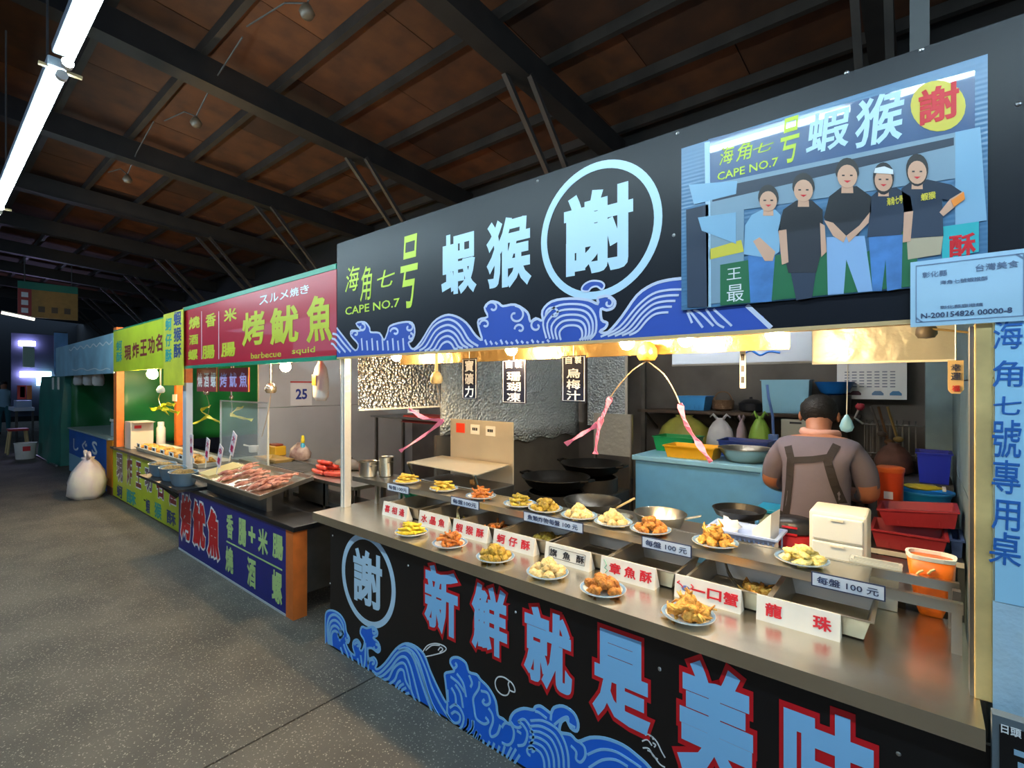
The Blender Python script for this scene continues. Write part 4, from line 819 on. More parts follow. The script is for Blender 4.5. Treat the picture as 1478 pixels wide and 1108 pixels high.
obj('valve', G().lathe([(.02, 0), (.026, .01), (.026, .03), (.01, .035)], 12, (-2.2, .69, .96)), pm('valve_brass', '#8f6a3c', .4, .6), fy)
# stove with woks
WOKM = pm('black_iron_wok', '#121211', .45, .6)
sv = thing('wok_stove', 'dark two-ring wok stove against the left partition', 'stove', (-2, 1.4, 0))
obj('body', G().box(-2.3, -1.72, 1.005, 1.92, .12, .80), pm('stove_dark', '#2c2b29', .55, .4, var=.3), sv, bev=.01)
for x in (-2.26, -1.76):
    for y in (1.04, 1.88): obj('leg', G().box(x - .025, x + .025, y - .025, y + .025, 0, .12), IRON, sv)
for x, y, z in ((-1.93, 1.70, .9), (-1.95, 1.25, .86)): obj('ring_collar', G().lathe([(.19, .79), (.2, .79), (.2, z), (.185, z), (.185, .80)], 24, (x, y, 0), ring=True), pm('collar_iron', '#33312e', .5, .5), sv, smooth=True)
def wok(x, y, z, r, label, lad=None):
    t = thing('wok', label, 'wok', (x, y, z), 'black woks on the stove')
    obj('bowl', G().lathe([(0, 0), (r * .5, .018), (r * .82, .06), (r, .115), (r * 1.02, .117), (r * 1.01, .121), (r * .97, .118), (r * .8, .07), (r * .5, .03), (0, .012)], 32, (x, y, z)), WOKM, t, smooth=True)
    for s in (-1, 1): obj('handle', G().tube([(x + s * r, y - .05, z + .112), (x + s * (r + .045), y - .04, z + .12), (x + s * (r + .045), y + .04, z + .12), (x + s * r, y + .05, z + .112)], .009, 7), WOKM, t, smooth=True)
wok(-1.93, 1.70, .885, .235, 'large black wok on the rear stove ring'); wok(-1.95, 1.25, .845, .235, 'black wok on the front stove ring')
ws = thing('wok', 'small dark wok with a wooden ladle behind the pale fritter plates', 'wok', (-1.42, .84, .84))
obj('bowl', G().lathe([(0, 0), (.08, .01), (.14, .05), (.16, .085), (.163, .088), (.155, .087), (.13, .05), (.07, .016), (0, .01)], 28, (-1.42, .84, .865)), pm('worn_steel_wok', '#4a4a48', .35, .9), ws, smooth=True)
ldl = thing('ladle', 'pale-handled ladle leaning in the small dark wok', 'ladle', (-1.38, .84, .88))
obj('shaft', G().tube([(-1.36, .84, .90), at(880, 738, Y=.84), at(916, 719, Y=.84)], .006, 7), pm('pale_wood', '#d9bd85', .5), ldl); obj('cup', G().ball((-1.38, .84, .905), (.035, .035, .015), 12, 6), STEELD, ldl, smooth='all')
# prep table
pt = thing('prep_table', 'stainless prep table behind the food shelf', 'table', (-.8, .88, 0))
obj('top', G().box(-1.62, .02, .68, 1.08, .84, .862), STEEL, pt)
for x in (-1.58, -.02):
    for y in (.72, 1.04): obj('leg', G().box(x - .018, x + .018, y - .018, y + .018, 0, .84), STEELD, pt)
obj('lower_rack', G().box(-1.58, -.02, .72, 1.04, .25, .262), STEELD, pt)
PZ = .862
fpn = thing('steel_pan', 'shiny steel pan with a long handle behind the brown fritters', 'pan', (-1.03, .86, PZ))
obj('bowl', G().lathe([(.08, 0), (.10, .012), (.13, .075), (.134, .078), (.13, .08), (.124, .074), (.095, .016), (0, .012)], 28, (-1.03, .86, PZ)), STEEL, fpn, smooth=True)
obj('handle', G().bar((-.91, .87, PZ + .065), (-.83, .89, PZ + .09), .022, .008), STEEL, fpn, bev=.003)
scn = thing('steel_bowl', 'small steel bowl behind the right pale fritter plate', 'bowl', (-1.2, .80, PZ)); obj('bowl', G().lathe([(.03, 0), (.05, .02), (.062, .05), (.065, .052), (.058, .05), (.045, .02), (0, .008)], 20, (-1.2, .76, PZ)), STEEL, scn, smooth=True); obj('rim', G().lathe([(.062, .05), (.067, .051), (.067, .054), (.062, .054)], 20, (-1.2, .76, PZ), ring=True), STEEL, scn)
# blue basket with napkins and a carton
LIL = pm('lilac_blue_plastic', '#9fb4e0', .4)
bs = thing('plastic_basket', 'lilac blue slotted basket behind the golden crab plate', 'basket', (-.6, .78, PZ))
bx_ = (-.73, -.47, .70, .86); zb0, zb1 = PZ + .01, PZ + .095
obj('rim', openbox(G(), *bx_, zb1 - .03, zb1, .012, .006), LIL, bs)
g = G(); g.box(bx_[0], bx_[1], bx_[2], bx_[3], PZ, PZ + .006)
for k in range(15): xx = bx_[0] + (bx_[1] - bx_[0]) * k / 14; g.box(xx - .003, xx + .003, bx_[2] - .006, bx_[2] - .002, PZ, zb1 - .02); g.box(xx - .003, xx + .003, bx_[3] + .002, bx_[3] + .006, PZ, zb1 - .02)
obj('slatted_side', g, LIL, bs)
nk = thing('napkin_pack', 'crumpled white paper napkins in the lilac basket', 'napkins', (-.68, .78, PZ + .02)); obj('sheets', G().ball((-.675, .78, PZ + .085), (.05, .05, .04), 14, 9, .8, 3), PAPER, nk, smooth='all')
cn_ = thing('paper_carton', 'open white snack carton with a red flower in the basket', 'carton', (-.52, .77, PZ + .01))
g = G(); g.loft([[(-.55, .72, PZ + .01), (-.49, .72, PZ + .01), (-.48, .84, PZ + .01), (-.55, .84, PZ + .01)], [(-.56, .73, PZ + .11), (-.485, .73, PZ + .19), (-.475, .85, PZ + .19), (-.56, .85, PZ + .10)]]); obj('box_body', g, WHITEP, cn_)
obj('flower_print', G().ball((-.535, .722, PZ + .07), (.014, .003, .013), 8, 5, .8, 2), RINK, cn_)
bp_ = thing('frying_pan', 'black frying pan behind the lilac basket', 'pan', (-.62, 1.0, PZ)); obj('bowl', G().lathe([(.08, 0), (.105, .012), (.12, .04), (.123, .043), (.116, .042), (.1, .016), (0, .012)], 26, (-.68, .98, PZ + .09)), pm('black_nonstick', '#17171a', .35), bp_, smooth=True); obj('support', G().box(-.74, -.62, .93, 1.03, PZ, PZ + .09), STEELD, bp_)
rp = thing('cooker', 'black and red round cooker left of the white drawer box', 'cooker', (-.43, .93, PZ)); REDP = pm('red_plastic', '#c3222c', .35)
obj('base', G().lathe([(.06, 0), (.075, .01), (.08, .06), (.072, .068)], 24, (-.445, .975, PZ)), REDP, rp, smooth=True); obj('lid', G().lathe([(.078, .068), (.085, .075), (.08, .11), (.06, .13), (0, .135)], 24, (-.445, .975, PZ)), pm('black_nonstick', '#17171a', .35), rp, smooth=True)
for z in (.10, .13): obj('latch', G().box(-.475, -.415, .888, .895, PZ + z - .03, PZ + z - .022), REDP, rp)
# white drawer box
wb = thing('drawer_box', 'white plastic two-drawer box in front of the man', 'drawers', (-.25, .85, PZ))
CREAM = pm('cream_white_plastic', '#e9e5d6', .4); FROST = pm('frosted_plastic', '#dde4e2', .45)
obj('body', G().box(-.35, -.155, .755, .95, PZ, PZ + .225), CREAM, wb, bev=.01)
for z in (.012, .115): d_ = obj('drawer', G().box(-.338, -.167, .744, .757, PZ + z, PZ + z + .094), FROST, wb, bev=.005); obj('handle', G().box(-.275, -.23, .737, .745, PZ + z + .082, PZ + z + .09), CREAM, d_)
cl_ = thing('clear_container', 'frosted clear container beside the white drawer box', 'container', (-.1, .66, CZ)); obj('tub', openbox(G(), -.185, -.06, .612, .65, CZ + .002, CZ + .16, .006, .003), pm('frosted_clear', '#cfd6d2', .35, alpha=.55), cl_); obj('lid_rim', G().box(-.195, -.05, .602, .605, CZ + .15, CZ + .165), pm('frosted_clear', '#cfd6d2', .35, alpha=.55), cl_)
# blue-grey cabinet freezer and the things on it
AQUA = pm('aqua_painted_metal', '#5c9ccc', .45, var=.05)
fz = thing('chest_cabinet', 'aqua blue chest cabinet behind the stall', 'cabinet', (-1.15, 2.2, 0))
obj('body', G().box(-1.69, -.55, 1.95, 2.6, .06, 1.02), AQUA, fz, bev=.008); obj('top_slab', G().box(-1.71, -.53, 1.93, 2.62, 1.022, 1.06), pm('aqua_top', '#7db4d0', .4), fz, bev=.006); obj('hinge', G().box(-.80, -.75, 1.925, 1.935, .985, 1.03), AQUA, fz)
for x in (-1.65, -.6):
    for y in (2.0, 2.55): obj('foot', G().box(x - .03, x + .03, y - .03, y + .03, 0, .06), IRON, fz)
TZ_ = 1.062
crate('plastic_tray', 'green plastic tray on the left of the aqua cabinet', 'tray', -1.66, -1.38, 2.28, 2.5, TZ_, TZ_ + .12, pm('green_plastic2', '#0f9450', .4)); crate('plastic_tray', 'yellow plastic tray at the front of the aqua cabinet', 'tray', -1.45, -1.13, 1.99, 2.18, TZ_, TZ_ + .09, pm('yellow_plastic', '#e0a512', .4)); crate('plastic_tray', 'dark blue plastic tray behind the steel basin', 'tray', -1.16, -.86, 2.32, 2.52, TZ_, TZ_ + .12, pm('blue_plastic', '#28459a', .4))
bw = thing('steel_basin', 'wide steel basin on the aqua cabinet beside the man', 'basin', (-.94, 2.1, TZ_)); obj('bowl', G().lathe([(.09, 0), (.12, .01), (.16, .07), (.172, .09), (.178, .092), (.17, .094), (.152, .07), (.11, .016), (0, .01)], 32, (-.94, 2.12, TZ_)), STEEL, bw, smooth=True); obj('rim', G().lathe([(.17, .09), (.18, .091), (.18, .097), (.17, .097)], 32, (-.94, 2.12, TZ_), ring=True), STEEL, bw)
def sack(name, label, cat, c, sx, sy, h, mat, ears=0, seed=0, grp=None, lump=.18):
    t = thing(name, label, cat, c, grp); n = 18; R_ = []
    for k, (zk, s) in enumerate(((0, .7), (.12, .98), (.4, 1), (.65, .85), (.85, .5), (.95, .28), (1.0, .34))):
        R_.append([(c[0] + sx * s * math.cos(a) * (1 + lump * noise.noise((math.cos(a) * 2 + seed, math.sin(a) * 2, zk * 3))), c[1] + sy * s * math.sin(a) * (1 + lump * noise.noise((math.cos(a) * 2, math.sin(a) * 2 + seed, zk * 3))), c[2] + h * zk) for a in [2 * math.pi * i / n for i in range(n)]])
    obj('bag_body', G().loft(R_), mat, t, smooth='all')
    for s in ([-1, 1] if ears else []): obj('handle', G().tube([(c[0] + s * sx * .15, c[1], c[2] + h * .93), (c[0] + s * sx * .5, c[1] - .01, c[2] + h * 1.12), (c[0] + s * sx * .75, c[1], c[2] + h * 1.02)], [h * .05, h * .045, h * .02], 7), mat, t, smooth='all')
    return t
sack('produce_sack', 'bulging yellow green sack behind the green tray', 'sack', (-1.62, 2.78, 1.02), .24, .15, .31, pm('yellow_green_sack', '#8f8f3c', .5, var=.25, vs=9, bump=.3, bs=20))
# shelf on the back wall with hanging bags
bsf = thing('storage_shelf', 'dark wooden shelf on the back wall behind the man', 'shelf', (-1.3, 2.95, 1.33))
obj('board', G().box(-2.05, -.35, 2.75, 3.09, 1.345, 1.37), pm('dark_wood', '#4a3b30', .6, var=.3), bsf)
for x in (-2.0, -1.2, -.42): obj('bracket', G().bar((x, 3.08, 1.18), (x, 2.8, 1.345), .02, .02), IRON, bsf)
obj('upright', G().box(-2.02, -1.98, 2.76, 2.8, .9, 1.95), IRON, bsf)
WB = pm('white_bag', '#c9ccd4', .4, bump=.3, bs=18)
sack('plastic_bag', 'white plastic bag hanging under the wall shelf', 'bag', (-1.29, 2.72, 1.06), .11, .07, .26, WB, 1, 1); sack('plastic_bag', 'thin lilac plastic bag hanging next to the green one', 'bag', (-1.12, 2.72, 1.08), .04, .05, .24, pm('lilac_bag', '#a494a0', .4), 1, 2); sack('plastic_bag', 'pale green plastic bag hanging under the wall shelf', 'bag', (-.98, 2.70, 1.07), .08, .05, .28, pm('green_bag', '#8fbf4a', .4), 1, 3)
cbd = thing('cutting_board', 'white cutting board hanging left of the man', 'cutting board', (-.72, 2.70, 1.05)); obj('board', G().box(-.83, -.63, 2.70, 2.715, 1.07, 1.335), pm('cutting_white', '#c4c4b8', .5), cbd, bev=.006); obj('grip_slot', G().box(-.77, -.69, 2.697, 2.70, 1.30, 1.315), pm('slot_dark', '#30343c', .4), cbd)
sbr = thing('scrub_brush', 'blue scrub brush hanging beside the cutting board', 'brush', (-.86, 2.62, 1.1)); obj('head', G().box(-.90, -.83, 2.60, 2.63, 1.10, 1.22), pm('blue_brush', '#5a7fc4', .4), sbr, bev=.006); obj('handle', G().tube([(-.865, 2.615, 1.22), (-.87, 2.615, 1.36), (-.9, 2.62, 1.5), (-.91, 2.62, 1.6)], .010, 7), pm('blue_brush', '#5a7fc4', .4), sbr)
crate('blue_basket', 'bright blue bundle basket on the wall shelf', 'basket', -1.66, -1.46, 2.82, 3.0, 1.372, 1.50, pm('sky_plastic', '#3f93d6', .4)); 
wv = thing('woven_basket', 'round brown woven basket on the wall shelf', 'basket', (-1.32, 2.9, 1.372)); obj('body', G().lathe([(.06, 0), (.085, .02), (.09, .09), (.093, .093), (.085, .092), (.07, .02), (0, .012)], 24, (-1.32, 2.9, 1.372)), pm('woven_brown', '#6a5038', .7, bump=.9, bs=60), wv, smooth=True); obj('handle', G().tube(smooth3([(-1.4, 2.9, 1.46), (-1.36, 2.9, 1.53), (-1.28, 2.9, 1.53), (-1.24, 2.9, 1.46)]), .006, 6), pm('woven_brown', '#6a5038', .7), wv)
crate('storage_tray', 'light blue plastic panel tray on the wall shelf', 'tray', -.99, -.67, 2.84, 2.98, 1.372, 1.64, pm('pale_blue_plastic', '#7fb4cc', .4), .01)
bb = thing('blue_bowl', 'blue plastic bowl on the stack above the man', 'bowl', (-.5, 2.85, 1.6)); obj('bowl', G().lathe([(.05, 0), (.09, .02), (.13, .1), (.135, .102), (.125, .1), (.08, .026), (0, .012)], 26, (-.5, 2.88, 1.52)), pm('royal_blue_plastic', '#1f6fc0', .35), bb, smooth=True); obj('stack_below', G().lathe([(.06, 0), (.1, .01), (.11, .15), (.09, .15), (.08, .02), (0, .02)], 24, (-.5, 2.88, 1.371)), pm('dark_pan', '#26282c', .4, .5), bb, smooth=True)
dk = thing('cooking_pot', 'dark lidded pot on the wall shelf', 'pot', (-1.1, 2.92, 1.372)); obj('body', G().lathe([(.07, 0), (.09, .01), (.095, .07), (.09, .075)], 22, (-1.1, 2.92, 1.372)), pm('dark_pan', '#26282c', .4, .5), dk, smooth=True); obj('lid', G().lathe([(.095, .075), (.06, .1), (.012, .108), (.012, .125), (0, .127)], 22, (-1.1, 2.92, 1.372)), pm('dark_pan', '#26282c', .4, .5), dk, smooth=True)
# white whiteboard strip
wbd = thing('whiteboard', 'long narrow white board with blue writing under the sign', 'board', (-.9, 1.7, 1.72)); a, b = at(970, 500, Y=1.7), at(1172, 488, Y=1.7); obj('panel', G().box(a.x, b.x, 1.7, 1.715, 1.735, 1.92), pm('grey_white_board', '#8d98a6', .5), wbd); obj('lower_frame', G().box(a.x, b.x, 1.694, 1.718, 1.725, 1.738), STEELD, wbd); obj('blue_marks', G().tube(smooth3([(a.x + .45, 1.698, 1.79), (a.x + .5, 1.698, 1.81), (a.x + .55, 1.698, 1.78), (a.x + .6, 1.698, 1.80), (a.x + .66, 1.698, 1.79)]), .006, 4), HBI, wbd)
# timetable poster on the back wall
tp_ = thing('wall_poster', 'white poster with a printed table and small vehicles', 'poster', (-.25, 2.9, 1.5)); PYW = 2.98
a, b = at(1208, 550, Y=PYW), at(1309, 550, Y=PYW); z0, z1 = at(1258, 576, Y=PYW).z, at(1258, 512, Y=PYW).z
obj('paper', G().box(a.x, b.x, PYW, PYW + .004, z0, z1), PAPER, tp_)
g = G()
for r_ in range(6):
    for c_ in range(7):
        xx = a.x + .05 + (b.x - a.x - .1) * c_ / 7; zz = z0 + .09 + r_ * .022; g.box(xx, xx + .03, PYW - .0015, PYW, zz, zz + .009)
obj('printed_table', g, pm('print_grey_ink', '#8a93a4', .5), tp_)
for k, (u, m) in enumerate(((.12, pm('print_maroon', '#5a3040', .5)), (.28, pm('print_maroon', '#5a3040', .5)), (.6, pm('print_steelblue', '#6a8ab0', .5)), (.85, pm('print_blue_car', '#4a86b8', .5)))):
    xx = a.x + (b.x - a.x) * u; g = G(); g.poly([(xx - .035, z0 + .03), (xx + .035, z0 + .03), (xx + .035, z0 + .045), (xx + .018, z0 + .062), (xx - .018, z0 + .062), (xx - .035, z0 + .045)], PYW - .0015, PYW); obj('printed_vehicle', g, m, tp_)
# dish rack with utensils on the right back wall
dr = thing('dish_rack', 'crowded dark dish rack below the white poster', 'dish rack', (-.1, 2.8, 1.0))
g = G()
for k in range(9): xx = -.30 + k * .035; g.tube([(xx, 2.7, 1.1), (xx, 2.7, 1.32), (xx, 2.9, 1.34), (xx, 2.9, 1.1)], .004, 5)
g.tube([(-.32, 2.7, 1.32), (.02, 2.7, 1.32)], .006, 5); g.tube([(-.32, 2.7, 1.12), (.02, 2.7, 1.12)], .006, 5); obj('wire_frame', g, STEELD, dr); obj('shelf_board', G().box(-.34, .025, 2.66, 3.0, 1.06, 1.09), pm('dark_wood', '#4a3b30', .6, var=.3), dr)
obj('leg', G().box(-.34, -.30, 2.66, 3.0, 0, 1.06), pm('dark_wood', '#4a3b30', .6, var=.3), dr); obj('leg', G().box(-.01, .025, 2.66, 3.0, 0, 1.06), pm('dark_wood', '#4a3b30', .6, var=.3), dr)
hk = thing('red_peeler', 'small red and white tool hanging left of the dish rack', 'kitchen tool', (-.36, 2.7, 1.4)); c = at(1241, 587, Y=2.7); obj('knob', G().ball(c, (.03, .02, .025), 10, 7, .4, 2), pm('tool_red', '#b02a3c', .4), hk, smooth='all'); obj('blade', G().tube([c, c + Vector((-.03, 0, -.08)), c + Vector((.02, 0, -.12))], .008, 6), STEEL, hk)
for k, (x, l, c1) in enumerate(((-.22, .22, '#6b4a2c'), (-.17, .2, '#8a7440'), (-.26, .17, '#57504a'))):
    t = thing('ladle', ['brown wooden ladle hanging on the dish rack', 'bamboo ladle hanging on the dish rack', 'grey ladle hanging on the dish rack'][k], 'ladle', (x, 2.66, 1.3)); obj('shaft', G().tube([(x, 2.66, 1.45), (x + .05, 2.66, 1.45 - l)], .009, 6), pm('ladle%d' % k, c1, .5), t); obj('cup', G().ball((x + .06, 2.65, 1.43 - l), (.03, .03, .02), 10, 6), pm('ladle%d' % k, c1, .5), t, smooth='all')
sack('kitchen_bundle', 'brown cloth bundle on the rack behind the man', 'bundle', (-.13, 2.47, 1.02), .105, .09, .2, pm('brown_cloth', '#5c3f38', .7, var=.3)); obj_b = thing('side_stand', 'dark stand under the brown bundle and blue crate', 'stand', (0, 2.4, 0)); obj('top', G().box(-.24, .15, 2.18, 2.58, .99, 1.018), IRON, obj_b)
for x in (-.22, .13):
    for y in (2.2, 2.56): obj('leg', G().box(x - .015, x + .015, y - .015, y + .015, 0, .99), IRON, obj_b)
crate('blue_crate', 'deep blue plastic crate on the dark stand', 'crate', .0, .13, 2.22, 2.4, 1.02, 1.2, pm('deep_blue_plastic', '#1b2fb4', .4), .012)
# rack on the right with red trays, blue tub, orange box
rk = thing('side_rack', 'white-edged rack along the right partition', 'rack', (0, 1.7, 0))
for z in (.44, .775): obj('shelf_board', G().box(-.19, .155, 1.42, 2.15, z, z + .02), STEELD, rk); obj('shelf_edge', G().box(-.19, .155, 1.413, 1.42, z, z + .022), WHITEP, rk)
for x in (-.18, .145):
    for y in (1.44, 2.13): obj('leg', G().box(x - .012, x + .012, y - .012, y + .012, 0, .775), STEELD, rk)
RT1 = pm('red_tray_plastic', '#aa3540', .35, var=.06)
crate('red_tray', 'red plastic tray at the bottom of the pair on the rack', 'tray', -.165, .08, 1.46, 1.7, .797, .885, RT1, .018)
t = crate('red_tray', 'red plastic tray resting tilted on the other red tray', 'tray', -.135, .13, 1.56, 1.75, .90, .985, RT1, .018); t.rotation_euler = (0, math.radians(-6), 0)
crate('blue_tray', 'slate blue plastic tray at the right end of the rack', 'tray', .117, .15, 1.50, 1.72, .797, .88, pm('slate_blue_plastic', '#3d5a9a', .4), .004)
bt = thing('blue_tub', 'round bright blue tub beside the right partition', 'tub', (.02, 2.02, .8)); obj('bowl', G().lathe([(.1, 0), (.12, .01), (.135, .17), (.15, .2), (.155, .2), (.152, .208), (.128, .19), (.11, .02), (0, .02)], 30, (.012, 2.04, .797), .9, .9), pm('bright_blue_plastic', '#1f8fd8', .35), bt, smooth=True); obj('rim', G().lathe([(.148, .198), (.157, .199), (.157, .208), (.148, .209)], 30, (.012, 2.04, .797), .9, .9, True), pm('bright_blue_plastic', '#1f8fd8', .35), bt, smooth=True)
yp = thing('snack_packet', 'yellow green packet lying across the blue tub', 'packet', (.0, 1.99, 1.0)); obj('pouch', G().ball((.012, 2.04, 1.022), (.09, .05, .018), 14, 8, .3, 4), pm('yellow_packet', '#c3b428', .3), yp, smooth='all'); obj('seal', G().box(.097, .112, 2.0, 2.08, 1.015, 1.03), WHITEP, yp)
oc = thing('orange_canister', 'orange plastic canister right of the man', 'canister', (-.19, 1.75, .797)); OC = pm('orange_plastic', '#d8481c', .35)
obj('body', G().lathe([(.05, 0), (.056, .01), (.06, .24), (.062, .26)], 24, (-.125, 1.84, .86)), OC, oc, smooth=True); obj('lid_band', G().lathe([(.063, .26), (.065, .265), (.065, .285), (.055, .29), (0, .292)], 24, (-.125, 1.84, .86)), pm('orange_lid', '#e0672a', .35), oc, smooth=True); obj('paper_label', G().box(-.15, -.11, 1.776, 1.78, .98, 1.02), PAPER, oc); obj('stand_block', G().box(-.17, -.08, 1.79, 1.88, .797, .86), STEELD, oc)
sbx = thing('storage_box', 'pale storage box with blue lid in front of the aqua cabinet', 'box', (-.66, 1.8, .0)); obj('box_body', G().box(-.76, -.56, 1.72, 1.88, .6, .82), pm('pale_green_plastic', '#a9c0b4', .4), sbx, bev=.008); obj('lid', G().box(-.78, -.54, 1.70, 1.90, .82, .845), pm('lid_blue', '#1fa0cc', .35), sbx, bev=.006); obj('stool_below', G().box(-.74, -.58, 1.74, 1.86, 0, .6), STEELD, sbx)
# foil strips at the far left corner of the back wall
fs = thing('heat_shield', 'grey foil heat panel standing beside the rear wok', 'foil panel', (-1.95, 2.4, .9)); a, b = at(857, 620, Y=2.3), at(912, 620, Y=2.3); obj('panel', G().box(a.x, b.x, 2.3, 2.31, at(885, 657, Y=2.3).z, at(885, 597, Y=2.3).z), FOILP, fs); obj('frame', G().box(b.x - .01, b.x + .004, 2.295, 2.315, .8, at(885, 597, Y=2.3).z), STEEL, fs); obj('stand_leg', G().box(a.x, a.x + .02, 2.3, 2.32, 0, at(885, 657, Y=2.3).z), STEELD, fs); obj('stand_leg', G().box(b.x - .02, b.x, 2.3, 2.32, 0, at(885, 657, Y=2.3).z), STEELD, fs)
fs2 = thing('heat_shield', 'tall bluish foil heat sheet hanging at the back corner', 'foil panel', (-2.4, 2.9, 1.3)); a, b = at(848, 560, Y=2.95), at(905, 560, Y=2.95); obj('panel', G().box(a.x, b.x, 2.95, 2.958, at(880, 615, Y=2.95).z, 2.18), FOILB, fs2); obj('hem', G().box(b.x - .02, b.x + .004, 2.945, 2.96, at(880, 615, Y=2.95).z, 2.18), WHITEP, fs2)

# ---------------------------------------------------------------- people
SKIN = pm('skin', '#b5785a', .5, var=.06); HAIR = pm('black_hair', '#14100e', .6, bump=.6, bs=90)
def body(root, J, E, R_, mats, classify, name='body'):
    """one continuous skinned surface: joints J, edges E, radii R_; root vertex 0"""
    keys = list(J); me = bpy.data.meshes.new(name); me.from_pydata([J[k] for k in keys], [(keys.index(a), keys.index(b)) for a, b in E], [])
    o = bpy.data.objects.new(name, me); COL.objects.link(o); o.modifiers.new('skin', 'SKIN'); s = o.modifiers.new('sub', 'SUBSURF'); s.levels = 2; s.render_levels = 2
    for i, k in enumerate(keys):
        sv_ = me.skin_vertices[0].data[i]; r = R_[k]; sv_.radius = r if isinstance(r, tuple) else (r, r); sv_.use_root = (i == 0)
    bpy.context.view_layer.update(); dg = bpy.context.evaluated_depsgraph_get(); m2 = bpy.data.meshes.new_from_object(o.evaluated_get(dg)); bpy.data.objects.remove(o)
    m2.materials.clear()
    for m in mats: m2.materials.append(m)
    for p in m2.polygons: p.material_index = classify(p.center); p.use_smooth = True
    return link(name, m2, root)
def fingers(J, E, R_, pre, w, d, side, up=Vector((0, 0, 1))):
    w = Vector(w); d = Vector(d).normalized(); s = d.cross(up).normalized() * side
    J[pre + 'palm'] = w + d * .07; E.append((pre + 'wr', pre + 'palm')); R_[pre + 'palm'] = (.036, .02)
    for k, (off, ln) in enumerate(((-.030, .062), (-.010, .074), (.010, .070), (.030, .055))):
        a, b, c = pre + 'f%d' % k, pre + 'g%d' % k, pre + 'h%d' % k; J[a] = w + d * .095 + s * off; J[b] = w + d * (.095 + ln * .5) + s * off - up * .012; J[c] = w + d * (.095 + ln * .85) + s * off * .9 - up * .034
        E += [(pre + 'palm', a), (a, b), (b, c)]; R_[a] = R_[b] = .010; R_[c] = .008
    J[pre + 't1'] = w + d * .05 - s * .042; J[pre + 't2'] = w + d * .085 - s * .056 - up * .012; E += [(pre + 'palm', pre + 't1'), (pre + 't1', pre + 't2')]; R_[pre + 't1'] = .012; R_[pre + 't2'] = .009
man = thing('person', 'man seen from behind in grey shirt and dark apron straps, head bowed', 'person', (-.43, 1.55, 0))
cx = -.435
J = {'pel': (cx, 1.50, .86), 'sp': (cx, 1.51, .98), 'ch': (cx, 1.53, 1.12), 'up': (cx, 1.56, 1.22), 'nb': (cx, 1.61, 1.295), 'nk': (cx - .005, 1.66, 1.35), 'hd': (cx - .008, 1.705, 1.42), 'hc': (cx - .01, 1.725, 1.465), 'ht': (cx - .01, 1.735, 1.51), 'ns': (cx - .012, 1.83, 1.40),
     'sl': (cx - .155, 1.57, 1.235), 'al': (cx - .20, 1.57, 1.17), 'el': (cx - .235, 1.59, 1.04), 'fl': (cx - .19, 1.70, 1.0), 'lwr': (cx - .12, 1.83, .985), 'sr': (cx + .16, 1.57, 1.235), 'ar': (cx + .21, 1.57, 1.16), 'er': (cx + .235, 1.60, 1.02), 'fr': (cx + .18, 1.72, .99), 'rwr': (cx + .08, 1.84, .985),
     'hl': (cx - .10, 1.50, .80), 'kl': (cx - .11, 1.54, .46), 'tl': (cx - .11, 1.50, .09), 'ol': (cx - .12, 1.62, .045), 'hr': (cx + .10, 1.50, .80), 'kr': (cx + .11, 1.54, .46), 'tr': (cx + .11, 1.50, .09), 'orr': (cx + .12, 1.62, .045)}
E_ = [('pel', 'sp'), ('sp', 'ch'), ('ch', 'up'), ('up', 'nb'), ('nb', 'nk'), ('nk', 'hd'), ('hd', 'hc'), ('hc', 'ht'), ('hd', 'ns'), ('up', 'sl'), ('sl', 'al'), ('al', 'el'), ('el', 'fl'), ('fl', 'lwr'), ('up', 'sr'), ('sr', 'ar'), ('ar', 'er'), ('er', 'fr'), ('fr', 'rwr'), ('pel', 'hl'), ('hl', 'kl'), ('kl', 'tl'), ('tl', 'ol'), ('pel', 'hr'), ('hr', 'kr'), ('kr', 'tr'), ('tr', 'orr')]
RR = {'pel': (.175, .12), 'sp': (.17, .12), 'ch': (.178, .125), 'up': (.155, .10), 'nb': (.075, .07), 'nk': (.058, .058), 'hd': (.078, .085), 'hc': (.082, .092), 'ht': (.055, .065), 'ns': .02, 'sl': (.072, .075), 'al': .072, 'el': .052, 'fl': .045, 'lwr': .032, 'sr': (.072, .075), 'ar': .072, 'er': .052, 'fr': .045, 'rwr': .032, 'hl': .095, 'kl': .065, 'tl': .045, 'ol': (.045, .035), 'hr': .095, 'kr': .065, 'tr': .045, 'orr': (.045, .035)}
fingers(J, E_, RR, 'l', J['lwr'], (.35, .9, -.1), 1); fingers(J, E_, RR, 'r', J['rwr'], (-.35, .9, -.1), -1)
SHIRT = pm('grey_shirt', '#6e6774', .75, var=.06, vs=6, bump=.25, bs=12); TROU = pm('dark_trousers', '#23252c', .8); SHOE = pm('dark_shoes', '#151515', .6)
def cls(p):
    if p.z > 1.315 or (p.z > 1.29 and abs(p.x - cx) < .06 and p.y > 1.62): return 0
    if (abs(p.x - cx) > .13 or p.y > 1.68) and p.z < 1.075 and p.z > .9 and (abs(p.x - cx) > .195 or p.y > 1.655): return 0
    if p.z < .1: return 3
    if p.z < .84: return 2
    return 1
body(man, J, E_, RR, [SKIN, SHIRT, TROU, SHOE], cls)
hx, hy, hz = cx - .01, 1.72, 1.452
g = G(); vs = []; fs_ = []; NS, NR = 28, 14
for i in range(NR + 1):
    th = math.pi * .72 * i / NR
    for j in range(NS):
        ph = 2 * math.pi * j / NS; d = Vector((math.sin(th) * math.cos(ph), math.sin(th) * math.sin(ph), math.cos(th)))
        k = 1 + .05 * noise.noise(d * 6)
        if d.y > .15: d = Vector((d.x, d.y, max(d.z, .1 + d.y * .35)))
        vs.append((hx + d.x * .094 * k, hy + d.y * .104 * k, hz + d.z * .094 * k - .12 * 0))
